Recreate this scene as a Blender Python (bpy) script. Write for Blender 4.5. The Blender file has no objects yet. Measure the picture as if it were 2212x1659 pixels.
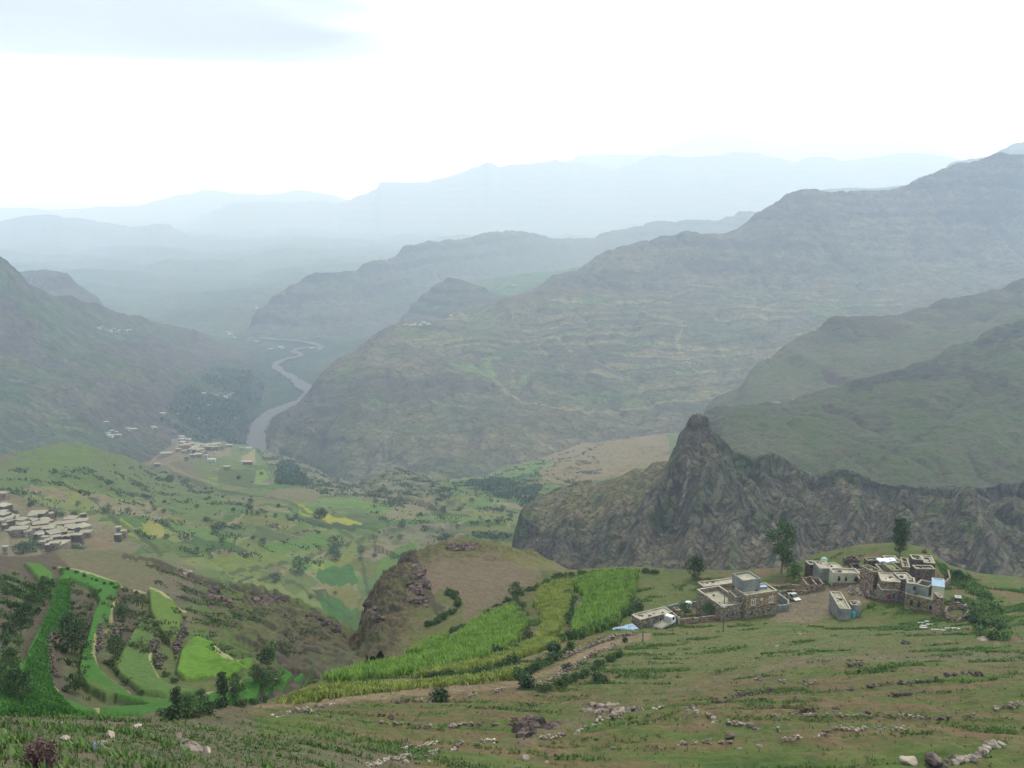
import bpy, math, random
import numpy as np
from mathutils import Vector, Matrix
random.seed(7)
RNG = np.random.default_rng(11)
C = bpy.context.scene.collection
sc = bpy.context.scene
R = math.radians

# ------------------------------------------------------------------ camera
CX, CY, F = 1106.0, 829.5, 2152.0          # photo read at 2212 x 1659
PITCH = R(11.05)
cam = bpy.data.cameras.new('camera'); co = bpy.data.objects.new('camera', cam); C.objects.link(co)
co.location = (0, 0, 0); co.rotation_euler = (R(90) - PITCH, 0, 0)
cam.sensor_width = 36.0; cam.lens = 36.0 * F / 2212.0
cam.clip_start = 0.5; cam.clip_end = 120000
sc.camera = co

# ------------------------------------------------------------------ sky and sun
SUN_EL, SUN_AZ = R(48), R(18)             # azimuth measured from +Y (view direction) towards +X
w = bpy.data.worlds.new('World'); sc.world = w; w.use_nodes = True
nt = w.node_tree; nt.nodes.clear()
N = lambda t: nt.nodes.new(t)
out = N('ShaderNodeOutputWorld'); bg = N('ShaderNodeBackground'); bg.inputs['Strength'].default_value = 0.1
sky = N('ShaderNodeTexSky'); sky.sky_type = 'NISHITA'; sky.sun_disc = False
sky.sun_elevation = SUN_EL; sky.sun_rotation = SUN_AZ; sky.air_density = 1.2; sky.dust_density = 4.0
tc = N('ShaderNodeTexCoord')
mp = N('ShaderNodeMapping'); mp.inputs['Scale'].default_value = (2.2, 2.2, 9.0)
nz = N('ShaderNodeTexNoise'); nz.inputs['Scale'].default_value = 2.0; nz.inputs['Detail'].default_value = 6; nz.inputs['Roughness'].default_value = 0.5
rp = N('ShaderNodeValToRGB'); rp.color_ramp.elements[0].position = 0.35; rp.color_ramp.elements[1].position = 0.62
rp.color_ramp.elements[0].color = (8.8, 10.9, 12.5, 1); rp.color_ramp.elements[1].color = (10.4, 12.6, 13.9, 1)
# one long grey cloud, high on the left
sx = N('ShaderNodeSeparateXYZ'); nt.links.new(tc.outputs['Generated'], sx.inputs[0])
def math_(op, a, b=None, clamp=False):
    n = N('ShaderNodeMath'); n.operation = op; n.use_clamp = clamp
    for i, v in enumerate((a, b)):
        if v is None: continue
        if isinstance(v, (int, float)): n.inputs[i].default_value = v
        else: nt.links.new(v, n.inputs[i])
    return n.outputs[0]
mp2 = N('ShaderNodeMapping'); mp2.inputs['Scale'].default_value = (1.6, 1.6, 14.0)
nz2 = N('ShaderNodeTexNoise'); nz2.inputs['Scale'].default_value = 2.2; nz2.inputs['Detail'].default_value = 7
nt.links.new(tc.outputs['Generated'], mp2.inputs[0]); nt.links.new(mp2.outputs[0], nz2.inputs['Vector'])
wob = math_('MULTIPLY', math_('SUBTRACT', nz2.outputs['Fac'], 0.5), 0.20)
zlow = math_('ADD', sx.outputs['Z'], math_('MULTIPLY', wob, 0.25))
lower = N('ShaderNodeMapRange'); lower.interpolation_type = 'SMOOTHSTEP'
lower.inputs['From Min'].default_value = 0.104; lower.inputs['From Max'].default_value = 0.122
nt.links.new(zlow, lower.inputs['Value'])
xs = math_('ADD', math_('DIVIDE', sx.outputs['X'], sx.outputs['Y']), math_('MULTIPLY', wob, 1.6))
right = N('ShaderNodeMapRange'); right.interpolation_type = 'SMOOTHSTEP'
right.inputs['From Min'].default_value = 0.0; right.inputs['From Max'].default_value = -0.24
nt.links.new(xs, right.inputs['Value'])
front = math_('GREATER_THAN', sx.outputs['Y'], 0.05)
cloud = math_('MULTIPLY', math_('MULTIPLY', lower.outputs[0], right.outputs[0]), front)
tex = N('ShaderNodeMapRange'); tex.inputs['From Min'].default_value = 0.3; tex.inputs['From Max'].default_value = 0.65
tex.inputs['To Min'].default_value = 1.0; tex.inputs['To Max'].default_value = 0.9
nt.links.new(nz2.outputs['Fac'], tex.inputs['Value'])
cloud = math_('MULTIPLY', cloud, tex.outputs[0])
nt.links.new(tc.outputs['Generated'], mp.inputs[0]); nt.links.new(mp.outputs[0], nz.inputs['Vector']); nt.links.new(nz.outputs['Fac'], rp.inputs[0])
cm = N('ShaderNodeMix'); cm.data_type = 'RGBA'; nt.links.new(cloud, cm.inputs['Factor'])
nt.links.new(rp.outputs[0], cm.inputs['A']); cm.inputs['B'].default_value = (1.6, 1.35, 1.4, 1)
sm = N('ShaderNodeMix'); sm.data_type = 'RGBA'; sm.inputs['Factor'].default_value = 0.88
nt.links.new(sky.outputs[0], sm.inputs['A']); nt.links.new(cm.outputs['Result'], sm.inputs['B'])
nt.links.new(sm.outputs['Result'], bg.inputs['Color']); nt.links.new(bg.outputs[0], out.inputs['Surface'])

sl = bpy.data.lights.new('sun', 'SUN'); sl.energy = 2.1; sl.angle = R(10); sl.color = (1.0, 0.95, 0.86)
so = bpy.data.objects.new('sun', sl); C.objects.link(so)
sd = Vector((math.sin(SUN_AZ) * math.cos(SUN_EL), math.cos(SUN_AZ) * math.cos(SUN_EL), math.sin(SUN_EL)))
so.rotation_euler = sd.to_track_quat('Z', 'Y').to_euler()

sc.view_settings.view_transform = 'Standard'; sc.view_settings.look = 'None'
sc.view_settings.exposure = 0.70; sc.view_settings.gamma = 1.0
sc.cycles.use_denoising = True
sc.cycles.max_bounces = 12; sc.cycles.volume_bounces = 12; sc.cycles.diffuse_bounces = 3

# ------------------------------------------------------------------ numpy noise
_perm = RNG.permutation(4096).astype(np.int64)
def _h(i, j, k=0):
    return _perm[(_perm[(_perm[i & 4095] + j) & 4095] + k) & 4095]
_g3 = RNG.normal(size=(4096, 3)); _g3 /= np.linalg.norm(_g3, axis=1)[:, None]
from concurrent.futures import ThreadPoolExecutor
_POOL = ThreadPoolExecutor(4)
def perlin(x, y, z=None):
    if z is None: z = np.zeros_like(x)
    if x.size < 20000: return _perlin(x, y, z)
    sh = x.shape; x, y, z = x.ravel(), y.ravel(), z.ravel(); r = np.empty(x.size)
    def job(a):
        b = min(a + 16384, x.size); r[a:b] = _perlin(x[a:b], y[a:b], z[a:b])
    list(_POOL.map(job, range(0, x.size, 16384)))
    return r.reshape(sh)
def _perlin(x, y, z):
    xi, yi, zi = np.floor(x).astype(np.int64), np.floor(y).astype(np.int64), np.floor(z).astype(np.int64)
    xf, yf, zf = x - xi, y - yi, z - zi
    f = lambda t: t * t * t * (t * (t * 6 - 15) + 10)
    u, v, q = f(xf), f(yf), f(zf)
    def g(a, b, c):
        G = _g3[_h(xi + a, yi + b, zi + c)]
        return G[..., 0] * (xf - a) + G[..., 1] * (yf - b) + G[..., 2] * (zf - c)
    L = lambda a, b, t: a + (b - a) * t
    return 1.6 * L(L(L(g(0,0,0), g(1,0,0), u), L(g(0,1,0), g(1,1,0), u), v),
                   L(L(g(0,0,1), g(1,0,1), u), L(g(0,1,1), g(1,1,1), u), v), q)
def fbm(x, y, z=None, o=4, gain=0.5, ridged=False):
    s = np.zeros_like(x); a = 1.0; t = 0.0
    zz = np.zeros_like(x) if z is None else z
    for i in range(o):
        n = perlin(x + 17.3 * i, y + 9.1 * i, zz + 3.7 * i)
        if ridged: n = 1 - 2 * np.abs(n)
        s += a * n; t += a; a *= gain; x, y, zz = x * 2.03, y * 2.03, zz * 2.03
    return s / t
def cells(x, y, seed=0, jit=0.85):          # Voronoi: distance to border, cell hash 0..1
    xi, yi = np.floor(x).astype(np.int64), np.floor(y).astype(np.int64)
    f1 = np.full(x.shape, 9.0); f2 = f1.copy(); hid = np.zeros(x.shape, np.int64)
    for a in (-1, 0, 1):
        for b in (-1, 0, 1):
            hh = _h(xi + a, yi + b, seed)
            cx = xi + a + 0.5 + jit * ((hh % 61) / 61 - 0.5); cy = yi + b + 0.5 + jit * ((hh // 61 % 61) / 61 - 0.5)
            d = np.hypot(x - cx, y - cy)
            c = d < f1
            f2 = np.where(c, f1, np.minimum(f2, d)); hid = np.where(c, hh, hid); f1 = np.where(c, d, f1)
    return f2 - f1, (hid % 997) / 997.0, f1
def sstep(a, b, x):
    t = np.clip((x - a) / (b - a), 0, 1); return t * t * (3 - 2 * t)
def inpoly(px, py, P):
    c = np.zeros(px.shape, bool); n = len(P)
    for i in range(n):
        x1, y1 = P[i]; x2, y2 = P[(i + 1) % n]
        if y1 == y2: continue
        c ^= ((y1 > py) != (y2 > py)) & (px < (x2 - x1) * (py - y1) / (y2 - y1) + x1)
    return c
def dist_line(px, py, P):
    d = np.full(px.shape, 1e9)
    for (x1, y1), (x2, y2) in zip(P[:-1], P[1:]):
        vx, vy = x2 - x1, y2 - y1; L2 = vx * vx + vy * vy + 1e-9
        t = np.clip(((px - x1) * vx + (py - y1) * vy) / L2, 0, 1)
        d = np.minimum(d, np.hypot(px - x1 - t * vx, py - y1 - t * vy))
    return d

# ------------------------------------------------------------------ camera geometry
ct, st = math.cos(PITCH), math.sin(PITCH)
def ray(px, py):
    x = (px - CX) / F; y = -(py - CY) / F
    return x, ct + y * st, -st + y * ct
def pt(px, py, D):                      # the world point at horizontal range D
    X, Y, Z = ray(px, py); h = math.hypot(X, Y); return (X * D / h, Y * D / h, Z * D / h)
def project(x, y, z):
    d = y * ct - z * st; u = y * st + z * ct
    d = np.maximum(d, 0.1)
    return CX + F * x / d, CY - F * u / d

# ------------------------------------------------------------------ materials
def new_mat(name, rough=0.95, spec=0.1):
    m = bpy.data.materials.new(name); m.use_nodes = True
    b = m.node_tree.nodes['Principled BSDF']; b.inputs['Roughness'].default_value = rough
    b.inputs['Specular IOR Level'].default_value = spec
    return m, m.node_tree, b
def land_mat(name, s1, s2, k=0.35, bump=0.6, dist=1.0, bush=None, crack=None):
    """vertex land cover, broken up by world-scale noise, shrubs dotted on top, bump"""
    m, t, b = new_mat(name)
    n = t.nodes.new; l = t.links.new
    at = n('ShaderNodeVertexColor'); at.layer_name = 'cover'
    geo = n('ShaderNodeNewGeometry')
    a = n('ShaderNodeTexNoise'); a.inputs['Scale'].default_value = 1.0 / s1; a.inputs['Detail'].default_value = 5; a.inputs['Roughness'].default_value = 0.65
    c = n('ShaderNodeTexNoise'); c.inputs['Scale'].default_value = 1.0 / s2; c.inputs['Detail'].default_value = 4; c.inputs['Roughness'].default_value = 0.7
    l(geo.outputs['Position'], a.inputs['Vector']); l(geo.outputs['Position'], c.inputs['Vector'])
    add = n('ShaderNodeMath'); add.operation = 'ADD'; l(a.outputs['Fac'], add.inputs[0]); l(c.outputs['Fac'], add.inputs[1])
    mr = n('ShaderNodeMapRange'); mr.inputs['From Min'].default_value = 0.65; mr.inputs['From Max'].default_value = 1.35
    mr.inputs['To Min'].default_value = 1 - k; mr.inputs['To Max'].default_value = 1 + k; l(add.outputs[0], mr.inputs['Value'])
    mul = n('ShaderNodeVectorMath'); mul.operation = 'SCALE'; l(at.outputs['Color'], mul.inputs[0]); l(mr.outputs[0], mul.inputs['Scale'])
    col = mul.outputs[0]
    if crack:
        cs, amt_ = crack
        mpc = n('ShaderNodeMapping'); mpc.inputs['Scale'].default_value = (1 / cs, 1 / cs, 0.45 / cs); l(geo.outputs['Position'], mpc.inputs[0])
        dm = n('ShaderNodeVectorMath'); dm.operation = 'ADD'; l(mpc.outputs[0], dm.inputs[0]); wn_ = n('ShaderNodeVectorMath'); wn_.operation = 'SCALE'; l(c.outputs['Color'], wn_.inputs[0]); wn_.inputs['Scale'].default_value = 0.9; l(wn_.outputs[0], dm.inputs[1])
        vc = n('ShaderNodeTexVoronoi'); vc.feature = 'DISTANCE_TO_EDGE'; vc.inputs['Scale'].default_value = 1.0; l(dm.outputs[0], vc.inputs['Vector'])
        ce = n('ShaderNodeMapRange'); ce.inputs['From Max'].default_value = 0.12; ce.inputs['To Min'].default_value = 1 - amt_; l(vc.outputs['Distance'], ce.inputs['Value'])
        cmul = n('ShaderNodeVectorMath'); cmul.operation = 'SCALE'; l(col, cmul.inputs[0]); l(ce.outputs[0], cmul.inputs['Scale']); col = cmul.outputs[0]
        hadd = n('ShaderNodeMath'); hadd.operation = 'ADD'; l(add.outputs[0], hadd.inputs[0]); l(ce.outputs[0], hadd.inputs[1]); add = hadd
    if bush:
        size, dens, bc = bush
        v = n('ShaderNodeTexVoronoi'); v.inputs['Scale'].default_value = 1.0 / size; l(geo.outputs['Position'], v.inputs['Vector'])
        sp = n('ShaderNodeSeparateColor'); l(v.outputs['Color'], sp.inputs[0])
        big = n('ShaderNodeTexNoise'); big.inputs['Scale'].default_value = 0.12 / size; l(geo.outputs['Position'], big.inputs['Vector'])
        th = n('ShaderNodeMath'); th.operation = 'MULTIPLY_ADD'; l(big.outputs['Fac'], th.inputs[0]); th.inputs[1].default_value = 0.9; th.inputs[2].default_value = dens - 0.45
        rad = n('ShaderNodeMath'); rad.operation = 'LESS_THAN'; l(sp.outputs[0], rad.inputs[0]); l(th.outputs[0], rad.inputs[1])
        e = n('ShaderNodeMapRange'); e.inputs['From Min'].default_value = 0.42; e.inputs['From Max'].default_value = 0.22; l(v.outputs['Distance'], e.inputs['Value'])
        f = n('ShaderNodeMath'); f.operation = 'MULTIPLY'; l(rad.outputs[0], f.inputs[0]); l(e.outputs[0], f.inputs[1])
        f2 = n('ShaderNodeMath'); f2.operation = 'MULTIPLY'; l(f.outputs[0], f2.inputs[0]); f2.inputs[1].default_value = 0.8
        mx = n('ShaderNodeMix'); mx.data_type = 'RGBA'; l(f2.outputs[0], mx.inputs['Factor']); l(col, mx.inputs['A']); mx.inputs['B'].default_value = (*bc, 1)
        col = mx.outputs['Result']
    l(col, b.inputs['Base Color'])
    bp = n('ShaderNodeBump'); bp.inputs['Strength'].default_value = bump; bp.inputs['Distance'].default_value = dist
    l(add.outputs[0], bp.inputs['Height']); l(bp.outputs[0], b.inputs['Normal'])
    return m

# ------------------------------------------------------------------ lofted land
def pchip(Y, t):
    """Y: K x cols values at t = 0..K-1; monotone cubic"""
    K = Y.shape[0]; d = np.diff(Y, axis=0); m = np.zeros_like(Y)
    if K > 2:
        a, b = d[:-1], d[1:]
        with np.errstate(divide='ignore', invalid='ignore'):
            m[1:-1] = np.where(a * b > 0, 2 * a * b / (a + b), 0)
    m[0] = d[0]; m[-1] = d[-1]
    i = np.clip(np.floor(t).astype(int), 0, K - 2); s = (t - i)[:, None]
    y0, y1, m0, m1 = Y[i], Y[i + 1], m[i], m[i + 1]
    return (2*s**3 - 3*s**2 + 1) * y0 + (s**3 - 2*s**2 + s) * m0 + (-2*s**3 + 3*s**2) * y1 + (s**3 - s**2) * m1
def blur(a, n):
    if n < 1: return a
    k = np.hanning(2 * n + 3)[1:-1]; k /= k.sum()
    p = np.pad(a, ((0, 0), (n, n)), mode='edge')
    return sum(k[i] * p[:, i:i + a.shape[1]] for i in range(2 * n + 1))
class Land: pass
LANDS = {}
def land(name, u0, u1, cols, curves, rows, back=(0.35, 0.9), smooth=4, disp=None):
    """curves: near to far polylines of (px, py, range).  The surface runs through them and falls away behind the last."""
    us = np.linspace(u0, u1, cols)
    rr, zz = [], []
    for cv in curves:
        P = np.array([(X / Y, D, Z / math.hypot(X, Y)) for (px, py, D) in cv for (X, Y, Z) in [ray(px, py)]])
        P = P[np.argsort(P[:, 0])]
        r = np.interp(us, P[:, 0], P[:, 1]); e = np.interp(us, P[:, 0], P[:, 2])
        rr.append(r); zz.append(r * e)
    rr, zz = blur(np.array(rr), smooth), blur(np.array(zz), smooth)
    for i in range(1, len(rr)): rr[i] = np.maximum(rr[i], rr[i - 1] + 1e-3 * rr[i - 1])
    t = np.concatenate([np.linspace(i, i + 1, n, endpoint=False) for i, n in enumerate(rows)] + [[len(rows)]])
    r, z = pchip(rr, t), pchip(zz, t)
    # the back of the hill
    nb = 14; w_ = back[0] * (rr[-1] - rr[0]); s = np.linspace(0, 1, nb + 1)[1:, None]
    rb = rr[-1] + w_ * s; zb = zz[-1] - back[1] * w_ * s ** 1.6
    r = np.vstack([r, rb]); z = np.vstack([z, zb])
    h = np.sqrt(us * us + 1)
    L = Land(); L.name = name; L.us = us; L.r = r; L.t = np.concatenate([t, len(rows) + s[:, 0]]); L.nfront = len(t)
    L.x = us / h * r; L.y = r / h; L.z = z.copy(); L.z0 = z
    L.tt = np.broadcast_to(L.t[:, None], r.shape); L.uu = np.broadcast_to(us, r.shape)
    L.px0, L.py0 = project(L.x, L.y, L.z)
    if disp: L.z = L.z + disp(L)
    L.px, L.py = project(L.x, L.y, L.z)
    gr = np.gradient(L.z, axis=0) / np.gradient(L.r, axis=0)
    gu = np.gradient(L.z, axis=1) / np.maximum(np.gradient(L.x, axis=1), 1e-3)
    L.slope = np.hypot(gr, gu); L.side = gu; L.front = gr
    LANDS[name] = L
    return L
def finish(L, obj_name, mat, label, cat, col, kind='structure'):
    nr, nc = L.r.shape
    V = np.stack([L.x, L.y, L.z], -1).reshape(-1, 3).astype(np.float32)
    I = np.arange(nr * nc).reshape(nr, nc)
    Q = np.stack([I[:-1, :-1], I[:-1, 1:], I[1:, 1:], I[1:, :-1]], -1).reshape(-1, 4).astype(np.int32)
    me = bpy.data.meshes.new(obj_name)
    me.vertices.add(len(V)); me.vertices.foreach_set('co', V.ravel())
    me.loops.add(Q.size); me.loops.foreach_set('vertex_index', Q.ravel())
    me.polygons.add(len(Q)); me.polygons.foreach_set('loop_start', np.arange(0, Q.size, 4, dtype=np.int32))
    me.polygons.foreach_set('use_smooth', np.ones(len(Q), bool))
    me.update(calc_edges=True)
    ca = me.color_attributes.new('cover', 'FLOAT_COLOR', 'POINT')
    col = np.clip(col * ALB, 0.004, 0.9)
    ca.data.foreach_set('color', np.concatenate([col.reshape(-1, 3), np.ones((nr * nc, 1))], 1).astype(np.float32).ravel())
    me.materials.append(mat)
    o = bpy.data.objects.new(obj_name, me); C.objects.link(o)
    if kind: o['kind'] = kind
    o['label'] = label; o['category'] = cat
    L.obj = o; L.col = col
    return o
def mix(a, b, f):
    f = np.asarray(f)[..., None]; return np.asarray(a) * (1 - f) + np.asarray(b) * f
def warp(L, s):
    if not hasattr(L, 'W'): L.W = {}
    if s not in L.W: L.W[s] = (fbm(L.px0 / s, L.py0 / s, o=2), fbm(L.px0 / s + 50, L.py0 / s + 50, o=2))
    return L.W[s]
def paint(L, col, P, c, wob=3.0, s=18.0, soft=None, amt=1.0):
    wx, wy = warp(L, s); A = np.array(P)
    box = (L.px0 > A[:, 0].min() - wob) & (L.px0 < A[:, 0].max() + wob) & (L.py0 > A[:, 1].min() - wob) & (L.py0 < A[:, 1].max() + wob)
    m = np.zeros(L.px0.shape, bool); m[box] = inpoly(L.px0[box] + wob * wx[box], L.py0[box] + wob * wy[box], P)
    col = col.copy(); col[m] = col[m] * (1 - amt) + np.asarray(c) * amt
    return col, m
def streak(L, col, P, c, wdt, amt=0.8, wob=3.0, s=18.0):
    wx, wy = warp(L, s); A = np.array(P); e = wob + wdt
    box = (L.px0 > A[:, 0].min() - e) & (L.px0 < A[:, 0].max() + e) & (L.py0 > A[:, 1].min() - e) & (L.py0 < A[:, 1].max() + e)
    d = dist_line(L.px0[box] + wob * wx[box], L.py0[box] + wob * wy[box], P)
    col = col.copy(); col[box] = mix(col[box], c, amt * (1 - sstep(wdt * 0.5, wdt, d))); return col

ALB = 0.57 * np.array([1.07, 1.0, 0.84])
GRASS = np.array([0.085, 0.120, 0.040]); DRY = np.array([0.125, 0.120, 0.060]); DIRT = np.array([0.155, 0.120, 0.082])
ROCK = np.array([0.095, 0.080, 0.066]); DARK = np.array([0.045, 0.042, 0.035]); BUSH = np.array([0.030, 0.050, 0.018])
LUSH = np.array([0.070, 0.150, 0.028]); PALE = np.array([0.22, 0.20, 0.16])
def nat(L, S, green=0.5, rock_at=0.75, bands=0.0, band_h=20.0, lo=GRASS, mid=DRY, di=DIRT, ro=ROCK):
    """grass, dirt and rock by slope and noise; S = feature size in metres"""
    n1 = fbm(L.x / S, L.y / S, L.z / S * 1.5, o=5, gain=0.6); n2 = fbm(L.x / S * 3 + 40, L.y / S * 3, L.z / S * 3, o=4, gain=0.65)
    g = sstep(-0.35, 0.35, n1 + 0.5 * n2 + (green - 0.5) * 1.4)
    c = mix(mix(di, mid, sstep(-0.3, 0.2, n2)), lo, g)
    rk = sstep(rock_at - 0.2, rock_at + 0.25, L.slope + 0.35 * n2)
    c = mix(c, ro, rk)
    if bands > 0:
        q = L.z / band_h + 0.6 * fbm(L.x / (S * 4), L.y / (S * 4), o=3)
        b = perlin(q, np.full_like(q, 3.3)) + 0.4 * n2
        c = mix(c, DARK, bands * sstep(0.1, 0.5, b))
    return c
def stepz(z, h, sharp=0.25, k=None):
    q = z / h; i = np.floor(q); f = q - i
    return h * (i + sstep(0.5 - sharp, 0.5 + sharp, f)) - z

# ------------------------------------------------------------------ the land, near to far
def U(px): return (px - CX) / F / ct
# near hillside that the photographer, the village and the maize fields stand on
def d_near(L):
    a = sstep(30, 90, L.r)
    n = 0.9 * fbm(L.x / 34, L.y / 34, o=4) * (0.35 + a) + 0.18 * fbm(L.x / 4, L.y / 4, o=4) + 0.05 * fbm(L.x / .9, L.y / .9, o=3)
    q = L.z0 + 1.5 * fbm(L.x / 60, L.y / 60, o=2)
    vill = inpoly(L.px0, L.py0, [(1100,1235),(1300,1228),(1900,1160),(2060,1200),(2130,1420),(1900,1440),(1350,1400),(1000,1480),(700,1520)])
    st_ = stepz(q, 2.1, 0.12) * (1 - sstep(120, 170, L.r)) * 0.75 * (1 - vill)
    return n * np.where(vill, 0.35, 1) + st_ * sstep(45, 70, L.r)
near = land('near', -0.85, 1.05, 2030, [
    [(0,1760,14),(300,1760,17),(600,1760,26),(900,1760,38),(1200,1760,43),(1500,1760,46),(2212,1760,50)],
    [(0,1659,20),(300,1659,24),(600,1659,36),(900,1659,50),(1200,1659,56),(1500,1659,58),(1800,1659,60),(2212,1659,62)],
    [(0,1553,45),(300,1558,60),(550,1547,88),(800,1555,92),(1200,1557,92),(2212,1552,95)],
    [(0,1620,75),(300,1605,85),(480,1560,105),(600,1508,118),(900,1500,120),(1200,1500,118),(1500,1500,115),(1800,1500,112),(2212,1500,112)],
    [(0,1640,110),(300,1640,115),(500,1580,130),(600,1520,140),(680,1478,145),(900,1450,148),(1200,1442,150),(1500,1440,150),(2212,1440,148)],
    [(0,1640,150),(300,1640,150),(550,1600,165),(680,1500,168),(760,1452,172),(900,1415,180),(1050,1385,186),(1200,1380,186),(1500,1380,184),(1800,1375,184),(2212,1375,184)],
    [(0,1640,190),(500,1640,190),(700,1560,195),(820,1460,200),(920,1392,204),(1020,1345,214),(1200,1330,212),(1500,1335,212),(1800,1330,214),(2050,1335,213),(2212,1330,214)],
    [(0,1640,230),(600,1640,230),(800,1475,225),(900,1425,224),(960,1388,223),(1030,1342,225),(1100,1293,240),(1170,1260,256),(1210,1243,263),(1300,1240,261),(1370,1236,261),(1480,1245,252),(1600,1243,254),(1700,1237,257),(1760,1208,261),(1850,1187,265),(1940,1180,266),(2000,1194,264),(2050,1232,260),(2110,1248,258),(2212,1262,257)],
    ], [90, 150, 110, 100, 90, 90, 110], back=(0.35, 0.75), smooth=3, disp=d_near)

# terraced spur on the left
BOWL = [  # (polygon, colour, lift)
    ([(0,1452),(45,1440),(70,1455),(60,1520),(40,1570),(0,1570)], (0.045,0.125,0.020)),
    ([(128,1255),(148,1250),(150,1300),(140,1345),(122,1385),(108,1410),(102,1450),(112,1490),(150,1530),(190,1548),(215,1560),(140,1565),(0,1565),(0,1500),(50,1470),(60,1420),(85,1370),(110,1310)], (0.038,0.120,0.018)),
    ([(52,1225),(90,1228),(118,1250),(115,1285),(95,1275),(70,1245)], (0.060,0.135,0.025)),
    ([(128,1234),(180,1240),(262,1268),(250,1300),(250,1325),(232,1352),(212,1375),(206,1410),(212,1450),(235,1480),(270,1505),(290,1516),(230,1518),(190,1500),(170,1470),(178,1420),(192,1380),(200,1340),(215,1305),(195,1278),(140,1256)], (0.040,0.120,0.020)),
    ([(310,1340),(335,1350),(345,1390),(335,1420),(330,1450),(345,1480),(375,1500),(470,1512),(360,1516),(300,1505),(258,1470),(240,1440),(265,1420),(285,1380)], (0.070,0.125,0.035)),
    ([(320,1275),(352,1285),(380,1310),(395,1340),(390,1380),(370,1400),(345,1370),(325,1330)], (0.085,0.140,0.030)),
    ([(430,1385),(455,1400),(480,1430),(520,1455),(548,1460),(548,1480),(470,1485),(400,1478),(380,1465),(390,1420),(405,1395)], (0.085,0.175,0.022)),
    ([(180,1552),(300,1540),(460,1530),(600,1500),(680,1470),(640,1500),(520,1548),(300,1565)], (0.040,0.115,0.022)),
    ([(240,1480),(290,1520),(380,1528),(520,1510),(640,1480),(620,1492),(480,1530),(330,1540),(250,1520)], (0.045,0.115,0.022)),
]
def d_spur(L):
    n = 1.2 * fbm(L.x / 30, L.y / 30, o=5) + 0.3 * fbm(L.x / 5, L.y / 5, o=3)
    fld = np.zeros_like(L.x)
    for P, c in BOWL: fld = np.maximum(fld, inpoly(L.px0, L.py0, P))
    k = np.array([1, 2, 3, 2, 1.0]); k /= k.sum()
    for ax in (0, 1):
        for _ in range(2): fld = sum(w_ * np.roll(fld, s, ax) for w_, s in zip(k, (-2, -1, 0, 1, 2)))
    rough = 2.2 * fbm(L.x / 14, L.y / 14, L.z / 8, o=4, ridged=True) * sstep(400, 560, L.px0)
    return n * (1 - 0.8 * fld) + 1.3 * fld + rough + stepz(L.z0, 4.0, 0.2) * sstep(400, 520, L.px0) * 0.8
spur = land('spur', -0.70, -0.10, 760, [
    [(0,1640,85),(300,1640,90),(600,1600,110),(800,1560,150),(900,1500,180)],
    [(0,1550,98),(200,1553,108),(400,1548,115),(550,1535,125),(650,1500,150),(760,1450,185),(850,1435,205)],
    [(0,1470,115),(150,1460,130),(300,1450,145),(450,1450,150),(600,1450,165),(700,1425,200),(780,1420,225)],
    [(0,1380,135),(150,1370,155),(300,1360,175),(450,1370,182),(600,1390,200),(700,1395,235),(780,1412,255)],
    [(0,1290,165),(150,1290,195),(300,1290,208),(450,1310,220),(600,1345,245),(700,1370,265),(790,1408,275)],
    [(0,1205,225),(60,1210,235),(130,1192,255),(250,1200,262),(340,1213,266),(400,1238,272),(470,1262,280),(560,1285,286),(640,1310,290),(700,1335,288),(750,1368,285),(790,1402,285),(850,1450,290)],
    ], [50, 110, 110, 100, 110], back=(0.4, 1.0), smooth=4, disp=d_spur)

def d_knoll(L):
    left = 1 - sstep(840, 960, L.px0 + 0.35 * (L.py0 - 1300))
    top = sstep(1225, 1200, L.py0)
    rough = np.maximum(left, top * 0.5)
    return 0.5 * fbm(L.x / 12, L.y / 12, o=5) + rough * (3.8 * fbm(L.x / 10, L.y / 10, L.z / 5, o=6, gain=.6, ridged=True) + 0.9 * stepz(L.z0, 5, 0.1))
knoll = land('knoll', U(735), U(1275), 420, [
    [(740,1480,200),(800,1450,190),(900,1410,205),(1000,1352,218),(1100,1300,236),(1200,1255,256),(1260,1260,262)],
    [(740,1440,215),(800,1405,208),(900,1370,215),(960,1340,222),(1030,1315,232),(1120,1280,244),(1200,1243,262),(1260,1250,268)],
    [(740,1430,225),(790,1372,220),(850,1310,228),(900,1290,236),(1000,1260,247),(1100,1245,254),(1200,1232,265),(1260,1245,272)],
    [(740,1425,240),(775,1400,240),(793,1335,244),(808,1300,250),(850,1252,256),(900,1232,260),(1000,1215,264),(1100,1215,265),(1200,1225,270),(1260,1242,277)],
    [(740,1422,250),(772,1398,255),(788,1330,258),(803,1298,262),(830,1258,268),(870,1224,272),(905,1214,275),(930,1192,280),(960,1178,284),(1000,1171,286),(1040,1179,286),(1100,1190,285),(1150,1200,283),(1190,1213,280),(1220,1228,278),(1260,1245,282)],
    ], [40, 70, 60, 50], back=(0.8, 1.1), smooth=2, disp=d_knoll)

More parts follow.
